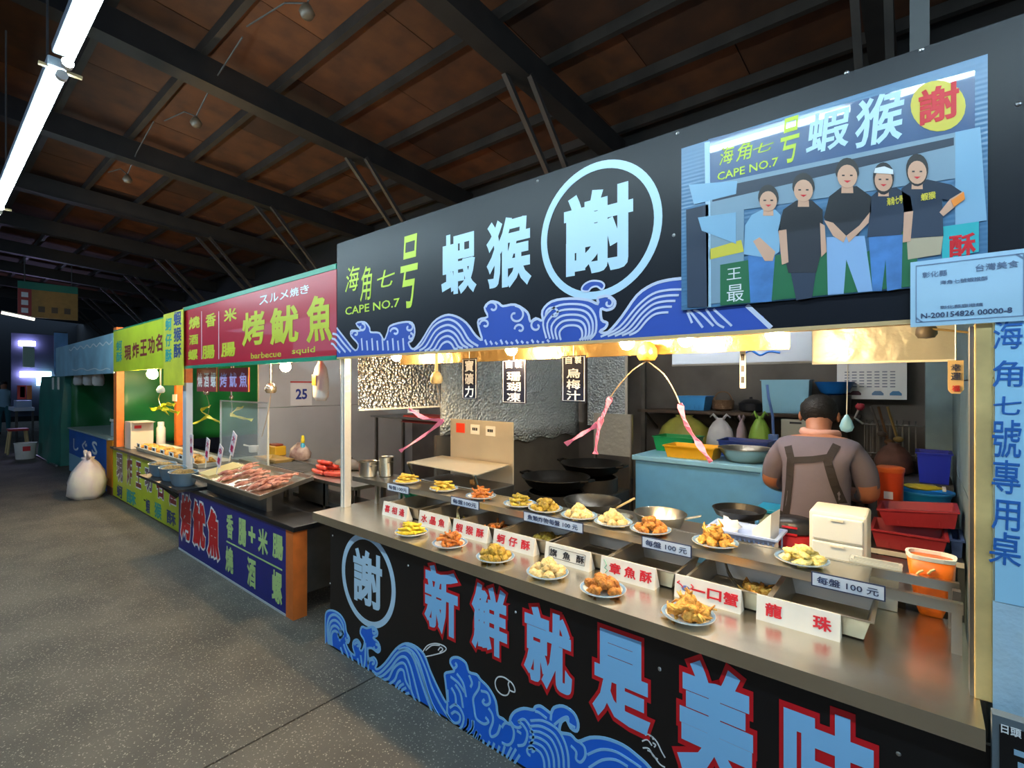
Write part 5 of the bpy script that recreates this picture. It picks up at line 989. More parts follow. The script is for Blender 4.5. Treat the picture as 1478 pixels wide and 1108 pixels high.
g.add(vs, [(i * NS + j, (i + 1) * NS + j, (i + 1) * NS + (j + 1) % NS, i * NS + (j + 1) % NS) for i in range(NR) for j in range(NS)]); obj('hair', g, HAIR, man, smooth='all')
for s in (-1, 1): obj('ear', G().ball((hx + s * .092, hy + .005, hz - .035), (.012, .022, .03), 10, 7), SKIN, man, smooth='all')
for s in (-1, 1): obj('eye', G().ball((hx + s * .032, hy + .098, hz - .02), .011, 8, 6), pm('eye_dark', '#1a1412', .3), man)
obj('mouth', G().tube([(hx - .022, hy + .085, hz - .085), (hx, hy + .094, hz - .084), (hx + .022, hy + .085, hz - .085)], .005, 6), pm('lip', '#8d4c44', .5), man)
# neck towel and apron straps hugging the back
towel = [(cx - .075, 1.655, 1.335), (cx - .06, 1.595, 1.335), (cx, 1.565, 1.33), (cx + .06, 1.60, 1.33), (cx + .085, 1.66, 1.325)]
obj('neck_towel', G().tube(smooth3(towel), .024, 8), pm('pink_towel', '#d8a394', .8), man, smooth='all')
APR = pm('apron_black', '#2a2526', .75)
def surf(x, z):          # back surface of the torso at (x, z), found on the body mesh
    b = next(c for c in man.children if c.name.startswith('body')); ok, loc, nrm, idx = b.ray_cast(Vector((x, .8, z)), Vector((0, 1, 0))); return Vector((x, (loc.y if ok else 1.42) - .006, z))
def strap(pts, w):
    P = []
    for (xa, za), (xb, zb2) in zip(pts[:-1], pts[1:]): P += [(xa + (xb - xa) * k / 6, za + (zb2 - za) * k / 6) for k in range(6)]
    P.append(pts[-1]); g = G(); L_ = []
    for i, (x, z) in enumerate(P):
        q0 = Vector(P[max(i - 1, 0)]); q1 = Vector(P[min(i + 1, len(P) - 1)]); d = (q1 - q0).normalized(); nx, nz = -d.y * w / 2, d.x * w / 2
        a, b = surf(x - nx, z - nz), surf(x + nx, z + nz); L_.append([a, b, b + Vector((0, .012, 0)), a + Vector((0, .012, 0))])
    g.loft(L_); obj('apron_strap', g, APR, man)
strap([(cx - .125, 1.262), (cx - .105, 1.20), (cx - .11, 1.08), (cx - .125, .90)], .036); strap([(cx + .10, 1.285), (cx + .065, 1.20), (cx + .10, 1.08), (cx + .155, .92)], .038); strap([(cx - .105, 1.19), (cx, 1.205), (cx + .07, 1.222)], .032); strap([(cx - .16, .885), (cx, .88), (cx + .16, .885)], .04)
# ================================================================ SQUID STALL (second from the camera)
RB = pm('red_banner_board', '#bd1730', .35, coat=.4); GRN = pm('green_banner_edge', '#0f8a6a', .4); YGT = pm('yellow_green_vinyl', '#c3c92a', .45); ORP = pm('orange_paint', '#d8702a', .5, var=.12)
rbn = thing('banner_sign', 'red overhead banner with yellow green characters and green edges', 'sign', (-4.35, SY, 1.77))
X0, X1 = -5.79, -2.912
obj('board', G().box(X0, X1, SY, SY + .02, 1.79, 2.35), RB, rbn); obj('edge_strip', G().box(X0, X1, SY - .004, SY + .02, 2.35, 2.385), GRN, rbn); obj('edge_strip', G().box(X0, X1, SY - .004, SY + .02, 1.762, 1.79), GRN, rbn)
R3 = (150, 400, 3.463)
for s, b in (('烤', (695, 800, 175, 335)), ('魷', (835, 968, 150, 325)), ('魚', (1018, 1138, 95, 315)), ('米', (602, 662, 158, 218)), ('腸', (588, 655, 328, 395)), ('香', (510, 558, 183, 245)), ('腸', (492, 552, 342, 405)), ('燒', (427, 478, 198, 255)), ('酒', (427, 470, 288, 335)), ('螺', (422, 468, 362, 412))):
    glyph(rbn, s, *b, SY, YGT, .03, 1, 0, 'character', R3)
for k, s in enumerate('スルメ焼き'): glyph(rbn, s, 778 + k * 51, 820 + k * 51, 92 - k * 13, 134 - k * 13, SY, WHITEV, .02, 1, 0, 'character', R3)
glyph(rbn, 'barbecue', 735, 885, 372, 402, SY, YGT, .01, 1, 0, 'lettering', R3); glyph(rbn, 'squid', 940, 1055, 350, 388, SY, YGT, .01, 1, 0, 'lettering', R3)
for x in (488, 574): flatlines(rbn, 'divider', [[(x, 170), (x, 410)]], 1.2, SY, WHITEV, 1, R3, 0)
sp2 = thing('stall_post', 'white stall post with orange top between the red and yellow banners', 'post', (-5.84, .17, 0)); obj('shaft', G().box(-5.90, -5.80, .175, .235, .722, 1.62), pm('white_blue_post', '#c3ccd6', .4), sp2); obj('top_section', G().box(-5.90, -5.80, .175, .235, 1.62, 2.4), ORP, sp2)
# counter with blue front
c2 = thing('squid_counter', 'low black-topped counter with dark blue painted front', 'counter', (-4.4, .4, 0)); Y2 = .04; Z2 = .64
NVB = pm('blue_painted_front', '#181f7c', .4, var=.08)
obj('front_board', G().box(-5.56, -3.37, Y2, Y2 + .02, .015, Z2 - .035), NVB, c2); obj('counter_top', G().box(-5.58, -3.24, Y2 - .012, .75, Z2 - .035, Z2), pm('black_counter_top', '#121214', .4), c2, bev=.004); obj('end_post', G().box(-3.37, -3.27, Y2, .14, 0, Z2 - .035), ORP, c2); obj('side_panel', G().box(-3.29, -3.265, .14, .75, .16, Z2 - .035), STEELD, c2); obj('left_end', G().box(-5.56, -5.5, .1, .75, 0, Z2 - .035), ORP, c2); obj('base_strip', G().box(-5.56, -3.37, Y2 - .003, Y2 + .01, 0, .016), GREY, c2)
R4 = (240, 640, 4.26); YG2 = pm('pale_green_vinyl', '#b9d98a', .5)
for s, b in (('烤', (92, 148, 335, 575)), ('魷', (168, 235, 375, 620)), ('魚', (258, 322, 420, 685))):
    glyph(c2, s, *b, Y2, WHITEV, .10, 1, 0, 'outline', R4); glyph(c2, s, *b, Y2, REDV, .05, 2.4, 0, 'character', R4)
for s, b in (('香', (372, 410, 438, 580)), ('腸', (445, 490, 468, 622)), ('+', (508, 545, 515, 605)), ('米', (567, 622, 530, 676)), ('腸', (655, 716, 565, 705)), ('燒', (366, 410, 640, 788)), ('酒', (500, 548, 710, 876)), ('螺', (652, 710, 790, 975))): glyph(c2, s, *b, Y2, YG2, .035, 1, 0, 'character', R4)
flatlines(c2, 'divider_line', [[(370, 600), (712, 778)]], 2.2, Y2, YG2, 1, R4, 0)
# grill table
g2 = thing('grill_table', 'stainless grill table standing on the squid counter', 'table', (-4.2, .6, Z2))
obj('top', G().box(-5.3, -3.12, .412, .92, .84, .865), STEEL, g2)
for x in (-5.2, -4.2, -3.55, -3.2):
    for y in (.44, .72): obj('leg', G().box(x - .015, x + .015, y - .015, y + .015, Z2, .84), STEEL, g2)
obj('drip_tray', G().box(-4.1, -3.25, .45, .70, .66, .69), STEELD, g2); obj('side_sheet', G().box(-3.95, -3.5, .425, .43, .665, .84), STEELD, g2)
sq = thing('squid_tray', 'large tilted steel tray of grilled squid pieces', 'tray', (-4.4, .2, .75)); t0, t1 = (.0, .775), (.38, .86)
g = G(); g.add([(-5.02, t0[0], t0[1]), (-3.66, t0[0], t0[1]), (-3.66, t1[0], t1[1]), (-5.02, t1[0], t1[1]), (-5.02, t0[0], t0[1] - .008), (-3.66, t0[0], t0[1] - .008), (-3.66, t1[0], t1[1] - .008), (-5.02, t1[0], t1[1] - .008)], [(0, 1, 2, 3), (7, 6, 5, 4), (0, 4, 5, 1), (1, 5, 6, 2), (2, 6, 7, 3), (3, 7, 4, 0)])
obj('tray_sheet', g, STEELB, sq); obj('rim', G().bar((-5.02, -.01, .785), (-3.65, -.01, .785), .02, .03), STEEL, sq); obj('rim', G().bar((-3.655, -.01, .785), (-3.655, .39, .87), .015, .03), STEEL, sq); obj('rim', G().bar((-5.02, .385, .875), (-3.65, .385, .875), .015, .03), STEEL, sq); obj('support', G().box(-5.0, -3.8, .10, .14, Z2, .79), STEELD, sq)
SQD = pm('grilled_squid', '#8a3a2a', .5, col2='#d9a08a', vs=38, bump=.6, bs=70, rnd=.2); rd = random.Random(5)
sqm = []
for v in range(3):
    g = G(); g.tube([(-.075, 0, 0), (-.04, .004, .004), (0, -.003, .006), (.03, .0, .004)], [.008, .016, .018, .010], 7)
    for k in range(5): a = (k - 2) * .28; g.tube([(.025, .003 * (k - 2), .003), (.055, .011 * (k - 2), .006), (.08, .016 * (k - 2) + .004 * rd.uniform(-1, 1), .0)], [.005, .004, .002], 4)
    sqm.append(g.mesh('grilled_squid', SQD, 'all'))
sl = math.atan2(t1[1] - t0[1], t1[0] - t0[0])
for i in range(26):
    u = rd.uniform(-4.62, -3.80); v = rd.uniform(.08, .30)
    o = link('grilled_squid', sqm[i % 3], None, Matrix.Translation((u, v, t0[1] + (v - t0[0]) * math.tan(sl) + .016 + .014 * (i % 3))) @ Matrix.Rotation(sl, 4, 'X') @ Matrix.Rotation(rd.gauss(1.1, .4), 4, 'Z'))
    tag(o, 'pinkish grilled squid piece heaped on the tilted tray', 'squid', 'grilled squid pieces on the tray')
bt_ = thing('bamboo_skewers', 'pale bundle of skewers at the left of the squid tray', 'skewers', (-4.9, .2, .82))
for k in range(7): obj('skewer', G().tube([(-5.02 + k * .035, .04, .80), (-4.98 + k * .04, .32, .868)], .006, 5), pm('bamboo', '#d9cc94', .5), bt_)
# sausages
SAU = pm('sausage_red', '#c2371a', .3, var=.18, vs=14, coat=.5); sm_ = [capsule(.21, .021, .18, 40 + v).mesh('sausage', SAU, 'all') for v in range(3)]
for i, (x, y, z) in enumerate([(-3.80, .50, .89), (-3.78, .545, .89), (-3.79, .59, .89), (-3.77, .635, .89), (-3.60, .52, .89), (-3.58, .57, .89), (-3.78, .52, .925), (-3.76, .57, .925), (-3.79, .61, .925), (-3.78, .55, .96)]):
    o = link('sausage', sm_[i % 3], None, Matrix.Translation((x, y, z)) @ Matrix.Rotation(rd.uniform(-.2, .25), 4, 'Z')); tag(o, 'shiny red sausage piled on the grill table by the post', 'sausage', 'red sausages on the grill')
gr = thing('grill_grate', 'flat black grill grate behind the sausages', 'grill', (-4.2, .6, .866)); g = G()
for k in range(18): g.tube([(-4.55 + k * .035, .46, .872), (-4.55 + k * .035, .70, .872)], .004, 4)
obj('bars', g, IRON, gr, kind='stuff'); obj('frame', G().box(-4.58, -3.92, .44, .455, .866, .88), IRON, gr); obj('frame', G().box(-4.58, -3.92, .705, .72, .866, .88), IRON, gr)
# snail bowls with price tags
BLG = pm('blue_grey_bowl', '#7f9cb0', .4); FILLD = pm('dark_snails', '#4b3a2c', .6, col2='#a8893c', vs=60, bump=1., bs=90)
TAGP = pm('tag_white_pink', '#f0dfe2', .5); TAGR = pm('tag_magenta', '#c8285a', .5)
pk = thing('plank', 'dark plank carrying the snail bowls at the counter end', 'plank', (-5.8, .1, .66)); obj('board', G().box(-6.25, -5.05, -.12, .19, Z2 + .001, Z2 + .025), pm('dark_plank', '#2c2a2a', .5, var=.2), pk); obj('bracket', G().bar((-6.1, .18, .4), (-6.1, -.05, Z2), .03, .03), IRON, pk); obj('bracket', G().bar((-5.7, .18, .4), (-5.7, -.05, Z2), .03, .03), IRON, pk)
for i, (x, y, r) in enumerate([(-6.02, .03, .155), (-5.66, .02, .15), (-5.29, -.0, .15)]):
    t = thing('snail_bowl', ['blue grey bowl of dark snails below the white post, farthest', 'blue grey bowl of snails in the middle of three', 'blue grey bowl of snails next to the squid tray corner'][i], 'bowl', (x, y, Z2), 'bowls of snails')
    cc = (x, y, Z2 + .026); obj('bowl', G().lathe([(r * .7, 0), (r * .8, .02), (r, .12), (r * 1.04, .125), (r * .97, .125), (r * .8, .07), (0, .06)], 22, cc, 1.1, .75), BLG, t, smooth=True); obj('snails', G().ball((cc[0], cc[1], cc[2] + .10), (r * .9, r * .62, .04), 18, 8, .4, i), FILLD, t, smooth='all', kind='stuff')
for i, (px_, py_) in enumerate([(276, 642), (299, 648), (317, 658), (336, 640)]):
    c = at(px_, py_, Y=.09); t = thing('price_tag', ['upright white price tag with red block, leftmost over the snail bowls', 'white price tag with red blocks, second from the left', 'lowest leaning white price tag with red blocks', 'rightmost leaning white price tag with red blocks'][i], 'tag', tuple(c), 'price tags in the snail bowls')
    lean = (0, .25, .4, .45)[i]; up = Vector((math.sin(lean), 0, math.cos(lean))); rt = Vector((math.cos(lean), 0, -math.sin(lean))); w, h = .085, .20
    P = [c - rt * w / 2 - up * h / 2, c + rt * w / 2 - up * h / 2, c + rt * w / 2 + up * h / 2, c - rt * w / 2 + up * h / 2]; obj('card', G().poly([(p.x, p.z) for p in P], c.y, c.y + .004), TAGP, t); obj('stick', G().tube([c - up * h / 2, c - up * (h / 2 + .08)], .005, 5), WHITEP, t)
    for k, ch in enumerate(('小大中大'[i], '螺')): glyphw(t, ch, c + up * (.045 - .09 * k) + Vector((0, -.0015, 0)), rt, up, .05, .06, TAGR, .03, name='character')
# clear guard with yellow spinners
gd = thing('clear_guard', 'clear plastic splash guard standing behind the squid tray', 'guard', (-5.1, .39, .87)); obj('film', G().box(-5.53, -4.45, .394, .398, .868, 1.43), GLASS, gd)
for x in (-5.53, -4.46): obj('upright', G().box(x, x + .014, .394, .408, Z2, 1.44), pm('clear_edge', '#d9ded6', .2, alpha=.6), gd)
obj('top_rail', G().box(-5.53, -4.446, .394, .408, 1.43, 1.444), pm('clear_edge', '#d9ded6', .2, alpha=.6), gd)
YEL = pm('yellow_ribbon', '#e8dd1c', .4, var=.08); SILV = pm('silver_motor', '#c9c0ae', .25, .9)
spinner('ribbon spinner with silver motor and yellow ribbons behind the guard', .42, (298, 566), .03, SILV, [[(302, 585), (300, 598)]], [[(300, 600), (285, 609), (272, 612)], [(300, 600), (290, 592), (303, 586)], [(298, 600), (310, 606), (318, 609)]], YEL, (298, 528), .03); spinner('ribbon spinner with yellow ribbons right of the maroon signs', .44, (334, 573), .02, SILV, [[(335, 590), (333, 600)]], [[(332, 598), (345, 602), (364, 606)], [(332, 598), (342, 590), (350, 588)]], YEL, (334, 528), .03); spinner('silver ball spinner on a cream rod at the red banner', .30, (391, 560), .045, SILV, [[(388, 590), (378, 630)]], [], YEL, (391, 524))
# maroon hanging signs
MAR = pm('maroon_board', '#86102c', .4)
for lbl, x0, x1, chs, m in (('left maroon hanging sign with pale characters', 284, 313, '燒酒螺', WHITEV), ('right maroon hanging sign with white and yellow characters', 316, 359, '烤魷魚', pm('lilac_vinyl', '#b9b4ee', .45))):
    Ym = .24; a, b = at(x0, 548, Y=Ym), at(x1, 548, Y=Ym); t = thing('hanging_board', lbl, 'sign', ((a.x + b.x) / 2, Ym, 1.5), 'maroon hanging boards'); z0, z1 = at((x0 + x1) / 2, 565, Y=Ym).z, at((x0 + x1) / 2, 531, Y=Ym).z
    obj('board', G().box(a.x, b.x, Ym, Ym + .01, z0, z1), MAR, t); w = (b.x - a.x) / 3
    for k, c_ in enumerate(chs): glyphw(t, c_, (a.x + w * (k + .5), Ym - .0012, (z0 + z1) / 2), (1, 0, 0), (0, 0, 1), w * .7, (z1 - z0) * .6, m, .02, name='character')
    obj('edge', G().box(b.x - .012, b.x, Ym - .002, Ym, z0, z1), pm('yellow_edge', '#d8b23a', .4), t); obj('hanger', G().tube([((a.x + b.x) / 2, Ym + .005, z1), ((a.x + b.x) / 2, Ym + .005, 1.80)], .004, 4), WHITEP, t)
p = at(412, 531, Y=.24); bulb(p.x, .24, p.z + .01, 'glowing warm bulb under the red banner', 'bulbs under the far banners', .04)
# hanging plastic bag, calendar, bottle, tools in the squid stall
hbg = thing('plastic_bag', 'white plastic bag with an orange patch hanging under the red banner', 'bag', tuple(at(463, 580, Y=.4))); c = at(463, 578, Y=.4); R_ = []
for zk, s in ((0, .6), (.1, .95), (.5, 1.0), (.8, .75), (.95, .35), (1, .3)): R_.append([(c.x + .085 * s * math.cos(a_) * (1 + .15 * noise.noise((math.cos(a_), zk * 4, 1))), c.y + .05 * s * math.sin(a_), c.z + .31 * zk) for a_ in [2 * math.pi * i / 16 for i in range(16)]])
obj('bag_body', G().loft(R_), pm('white_bag2', '#e6ddd4', .4, bump=.3, bs=20), hbg, smooth='all'); obj('orange_patch', G().box(c.x - .035, c.x + .02, c.y - .053, c.y - .049, c.z + .12, c.z + .2), pm('orange_patch', '#f0a01c', .4), hbg); obj('string', G().tube([c + Vector((0, 0, .3)), Vector((c.x, c.y, 1.80))], .003, 4), WHITEP, hbg)
XW = -5.796
cal = thing('wall_calendar', 'white wall calendar with a big blue date number', 'calendar', tuple(at(436, 585, X=XW))); a, b = at(419, 570, X=XW), at(450, 570, X=XW); z1, z0 = at(435, 552, X=XW).z, at(435, 585, X=XW).z
obj('sheet', G().box(XW, XW + .006, a.y, b.y, z0, z1), PAPER, cal); glyphw(cal, '25', (XW + .0075, (a.y + b.y) / 2, (z0 + z1) / 2), (0, 1, 0), (0, 0, 1), (b.y - a.y) * .5, (z1 - z0) * .42, pm('date_blue', '#2a3f9a', .5), .03); obj('binding', G().box(XW, XW + .01, a.y, b.y, z1, z1 + .015), REDP, cal)
tc_ = thing('spray_bottle', 'blue spray bottle with yellow top against the grey board', 'bottle', tuple(at(437, 625, Y=1.0))); c = at(437, 632, Y=.8); obj('body', G().lathe([(.03, 0), (.034, .01), (.034, .12), (.02, .15), (.014, .17)], 16, (c.x, c.y, .866)), pm('cyan_bottle', '#3aa0c4', .35), tc_, smooth=True); obj('trigger', G().lathe([(.016, .17), (.02, .19), (.012, .24), (0, .245)], 12, (c.x, c.y, .866)), pm('yellow_top', '#d9cc2a', .4), tc_)
yb = thing('mustard_container', 'mustard yellow container on the grill table', 'container', (-4.4, .62, .866)); c = at(396, 652, Z=.90); obj('body', G().box(c.x - .10, c.x + .10, c.y - .04, c.y + .08, .866, .965), pm('mustard_plastic', '#c99a1e', .4), yb, bev=.012); obj('cap', G().box(c.x - .08, c.x + .08, c.y - .02, c.y + .06, .965, .985), pm('sauce_brown', '#8a3a22', .5), yb, bev=.008)
ft = thing('foil_tray', 'gold foil tray in front of the mustard container', 'tray', (-4.3, .5, .866)); c = at(395, 663, Z=.88); obj('tray_body', openbox(G(), c.x - .2, c.x + .2, c.y - .07, c.y + .07, .866, .90, .015, .004), pm('gold_foil', '#b99a5c', .35, .8), ft); obj('ridge', G().box(c.x - .2, c.x + .2, c.y - .088, c.y - .084, .886, .902), pm('gold_foil', '#b99a5c', .35, .8), ft)
cu = thing('dipper', 'white handled dipper cup beside the mustard container', 'dipper', (-4.7, .6, .866)); c = at(366, 645, Z=.92); obj('cup', G().lathe([(.04, 0), (.045, .005), (.05, .07), (.045, .07), (.04, .01), (0, .01)], 16, (c.x, c.y, .866)), WHITEP, cu, smooth=True); obj('handle', G().tube([(c.x - .045, c.y, .92), (c.x - .2, c.y - .02, .93)], .008, 6), WHITEP, cu)
sack('meat_bag', 'clear bag of dark meat on the grill table by the grey board', 'bag', (-4.66, .80, .866), .12, .09, .17, pm('dark_meat', '#6a4038', .4, col2='#b5a59a', vs=12)); sack('grey_bundle', 'grey wrapped bundle at the back of the grill table', 'bundle', (-3.85, .82, .866), .17, .08, .10, pm('grey_wrap', '#5d5650', .5, var=.2))
rsb = thing('red_crate', 'red crate on the shelf behind the fryer hood', 'crate', (-4.2, 2.3, 1.1)); a, b = at(582, 625, Y=2.0), at(637, 625, Y=2.0); obj('tray_body', openbox(G(), a.x, b.x, 2.0, 2.3, 1.245, at(610, 610, Y=2.0).z, .01), pm('dull_red', '#8a2a1e', .5), rsb); obj('label_strip', G().box(a.x + .1, a.x + .3, 1.985, 1.99, 1.28, 1.32), PAPER, rsb)
rs2 = thing('wire_rack', 'dull steel rack behind the fryer hood', 'rack', (-4.3, 2.1, 0)); obj('top', G().box(a.x - .5, b.x + .1, 1.9, 2.4, 1.21, 1.23), STEELD, rs2)
for x in (a.x - .45, b.x + .05):
    for y in (1.95, 2.35): obj('leg', G().box(x - .015, x + .015, y - .015, y + .015, 0, 1.21), STEELD, rs2)
# ================================================================ YELLOW STALL (third)
YBM = pm('yellow_green_banner', '#bccb22', .4, var=.1, vs=3); DRK = pm('maroon_vinyl', '#7a1420', .5); TEALV = pm('teal_vinyl', '#1f9a94', .5); NAV2 = pm('navy_vinyl2', '#1f3a7a', .5)
yb3 = thing('banner_sign', 'yellow green overhead banner with maroon characters', 'sign', (-7.2, SY, 1.77)); obj('board', G().box(-8.62, -5.81, SY, SY + .02, 1.78, 2.35), YBM, yb3); obj('edge_strip', G().box(-8.62, -5.81, SY - .003, SY, 2.335, 2.35), GRN, yb3)
for k, s in enumerate('現炸王功名產'): x0 = 180 + k * 11.3; glyph(yb3, s, x0, x0 + 9, 499 - k * 4.2, 519 - k * 3.2 if k < 5 else 505, SY, DRK, .03, 1, 0, 'character')
glyph(yb3, '蚵', 168, 176, 492, 506, SY, TEALV, .02, 1); glyph(yb3, '酥', 168, 176, 508, 522, SY, TEALV, .02, 1)
vh = thing('hanging_banner', 'tall yellow hanging banner with blue and teal characters', 'banner', (-6.0, SY - .03, 1.5)); Yh = SY - .03; a, b = at(236, 500, Y=Yh), at(264, 500, Y=Yh)
obj('sheet', G().box(a.x, b.x, Yh, Yh + .008, at(250, 556, Y=Yh).z, 2.36), pm('yellow_vinyl_sheet', '#cfd03a', .4, var=.15, vs=4), vh); zt = 2.28; w = b.x - a.x
for k, s in enumerate('蝦猴酥'): glyphw(vh, s, (a.x + w * .74, Yh - .001, zt - .165 * k), (1, 0, 0), (0, 0, 1), w * .36, .14, NAV2, .03, name='character')
for k, s in enumerate('蚵仔酥'): glyphw(vh, s, (a.x + w * .28, Yh - .001, zt - .04 - .165 * k), (1, 0, 0), (0, 0, 1), w * .32, .13, TEALV, .03, name='character')
c3 = thing('yellow_counter', 'counter with lime yellow front panel and maroon characters', 'counter', (-7.2, .5, 0)); Y3 = .2
obj('front_board', G().box(-8.9, -5.6, Y3, Y3 + .02, .02, .69), YBM, c3); obj('counter_top', G().box(-8.92, -5.58, Y3 - .03, .85, .69, .72), STEELD, c3); obj('side_panel', G().box(-5.66, -5.62, .24, .8, 0, .69), ORP, c3); obj('side_panel', G().box(-8.88, -8.84, .24, .8, 0, .69), ORP, c3)
R7 = (150, 640, 7.914)
for s, b, m in (('現', (148, 212, 130, 415), pm('grey_maroon', '#6a5560', .5)), ('炸', (265, 318, 140, 450), DRK), ('王', (368, 422, 225, 490), DRK), ('功', (472, 550, 272, 530), pm('grey_maroon', '#6a5560', .5)), ('名', (602, 678, 300, 610), DRK), ('產', (748, 822, 335, 690), DRK)):
    glyph(c3, s, *b, Y3, WHITEV, .075, 1, 0, 'outline', R7); glyph(c3, s, *b, Y3, m, .035, 2.4, 0, 'character', R7)
for s, b, m in (('蚵', (150, 210, 480, 615), NAV2), ('酥', (262, 362, 540, 690), TEALV), ('一', (455, 475, 640, 650), BLKV), ('蝦', (480, 525, 640, 790), NAV2), ('猴', (580, 655, 680, 850), TEALV), ('酥', (720, 818, 775, 925), NAV2)): glyph(c3, s, *b, Y3, m, .03, 1, 0, 'character', R7)
sp3 = thing('stall_post', 'orange stall post between the yellow and blue banners', 'post', (-8.65, .17, 0)); obj('shaft', G().box(-8.74, -8.58, .175, .26, .72, 2.4), ORP, sp3); obj('foot_plate', G().box(-8.76, -8.56, .14, .25, .72, .735), IRON, sp3)
sp5 = thing('stall_post', 'thin inner orange post behind the yellow ribbons', 'post', (-7.2, 1.2, 0)); p = at(253, 600, Y=.8); obj('shaft', G().box(p.x - .05, p.x + .05, .80, .88, .72, 2.3), ORP, sp5); obj('joint_box', G().box(p.x - .08, p.x + .08, .785, .80, 1.36, 1.46), WHITEP, sp5)
SNK = pm('orange_snacks', '#d8862a', .5, col2='#f0c060', vs=40, bump=1., bs=60)
for i in range(7):
    x = -7.97 + i * .33; t = thing('snack_tray', 'white tray of orange fried snacks on the yellow counter, number %s from the left' % ['one', 'two', 'three', 'four', 'five', 'six', 'seven'][i], 'tray', (x, .4, .72), 'snack trays on the yellow counter')
    obj('tray_body', openbox(G(), x - .15, x + .15, .30, .62, .722, .77, .015, .004), pm('pale_tray', '#cfc9b4', .4), t); obj('snacks', G().ball((x, .40, .775), (.13, .10, .035), 18, 8, .7, i), SNK, t, smooth='all', kind='stuff'); obj('name_card', G().box(x - .09, x + .06, .285, .29, .77, .82), PAPER, t); obj('card_print', G().box(x - .05, x + .02, .283, .285, .78, .81), BLKV, t)
wc = thing('carton_box', 'white carton with faint red print on the yellow counter', 'box', (-8.4, .37, .722)); CTN = pm('carton_white', '#d6cbb8', .6)
obj('box_body', G().box(-8.55, -8.25, .26, .52, .722, 1.09), CTN, wc, bev=.005); obj('flap', G().box(-8.25, -8.12, .27, .51, 1.085, 1.09), CTN, wc); obj('red_print', G().box(-8.25, -8.246, .30, .38, 1.0, 1.04), REDV, wc)
wj = thing('jar', 'white jar beside the carton on the yellow counter', 'jar', (-8.3, .62, .722)); obj('body', G().lathe([(.05, 0), (.055, .01), (.055, .26), (.035, .3)], 16, (-8.3, .62, .722)), WHITEP, wj, smooth=True); obj('lid', G().lathe([(.04, .3), (.04, .35), (0, .355)], 16, (-8.3, .62, .722)), WHITEP, wj)
spinner('ribbon spinner with yellow ribbons under the yellow banner', .35, (232, 562), .045, WHITEP, [[(229, 575), (232, 586)]], [[(232, 588), (225, 590), (217, 590)], [(232, 585), (242, 583), (252, 584)], [(234, 588), (246, 592), (258, 596)], [(234, 588), (243, 598)]], YEL, (232, 530), .05)
p = at(220, 540, Y=.3); bulb(p.x, .3, p.z, 'bright glowing bulb under the yellow banner', 'bulbs under the far banners', .06)
# green tarps
TARP = pm('green_tarp', '#0f6a34', .4, var=.15, vs=2, bump=.5, bs=5); TARP2 = pm('teal_green_tarp', '#1f7a68', .4, var=.15, vs=2, bump=.5, bs=4)
def tarp(label, X, y0, y1, z0, z1, mat, seed):
    t = thing('tarpaulin', label, 'tarpaulin', (X, (y0 + y1) / 2, z0), 'green tarpaulins'); g = G(); n, m = 24, 12
    g.add([(X + .07 * noise.noise((y0 + (y1 - y0) * i / n * 3 + seed, k * .35, seed)), y0 + (y1 - y0) * i / n, z0 + (z1 - z0) * k / m) for i in range(n + 1) for k in range(m + 1)], [(i * (m + 1) + k, (i + 1) * (m + 1) + k, (i + 1) * (m + 1) + k + 1, i * (m + 1) + k + 1) for i in range(n) for k in range(m)])
    o = obj('sheet', g, mat, t, smooth='all'); o.modifiers.new('thick', 'SOLIDIFY').thickness = .008; obj('hem_rope', G().tube([(X, y0, z1), (X, y1, z1)], .012, 5), WHITEP, t)
tarp('dark green tarpaulin hung behind the yellow counter', -8.99, .28, 2.9, .73, 2.35, TARP, 1); tarp('dark green tarpaulin hung behind the blue counter', -12.6, .30, 3.0, .6, 2.35, TARP, 7)
# ================================================================ BLUE STALL (fourth) and beyond
BLB = pm('ice_blue_banner', '#a4d8f0', .35, var=.2, vs=2.5, coat=.3); BLF = pm('bright_blue_front', '#1464c0', .4, var=.15, vs=2)
b4 = thing('banner_sign', 'ice blue overhead banner with white wavy lines', 'sign', (-10.8, SY, 1.76)); obj('board', G().box(-13.1, -8.63, SY, SY + .02, 1.76, 2.32), BLB, b4)
flatlines(b4, 'wave_line', [[(100 + i * 2.2, 504 - i * .35 + 2.2 * math.sin(i * 1.5)) for i in range(29)]], 1.6, SY, WHITEV, 1); flatlines(b4, 'wave_line', [[(104 + i * 5.5, 533 + 1.5 * math.sin(i * 1.9)) for i in range(11)]], 1.2, SY, WHITEV, 1)
c4 = thing('blue_counter', 'blue fronted drinks counter with white letters, orange end', 'counter', (-10.6, .5, 0)); Y4 = .2
obj('front_board', G().box(-12.1, -9.28, Y4, Y4 + .02, .02, .79), BLF, c4); obj('lower_print', G().box(-12.1, -9.9, Y4 - .002, Y4, .02, .34), pm('pale_cyan_print', '#8fc4dc', .4), c4); obj('counter_top', G().box(-12.12, -9.1, Y4 - .02, .9, .79, .815), pm('pale_top', '#9fb4b0', .4), c4); obj('end_board', G().box(-9.28, -8.93, Y4, Y4 + .03, .12, .79), pm('bright_orange_board', '#e08a14', .45), c4); obj('end_foot', G().box(-9.26, -8.95, Y4, Y4 + .03, 0, .12), pm('brown_foot', '#7a4a34', .6), c4)
for s, x0 in (('し', 106), ('ぐ', 118.5), ('S', 133)): glyph(c4, s, x0, x0 + 7, 634 + (x0 - 106) * .12, 650 + (x0 - 106) * .2, Y4, WHITEV, .02, 2, 0, 'character')
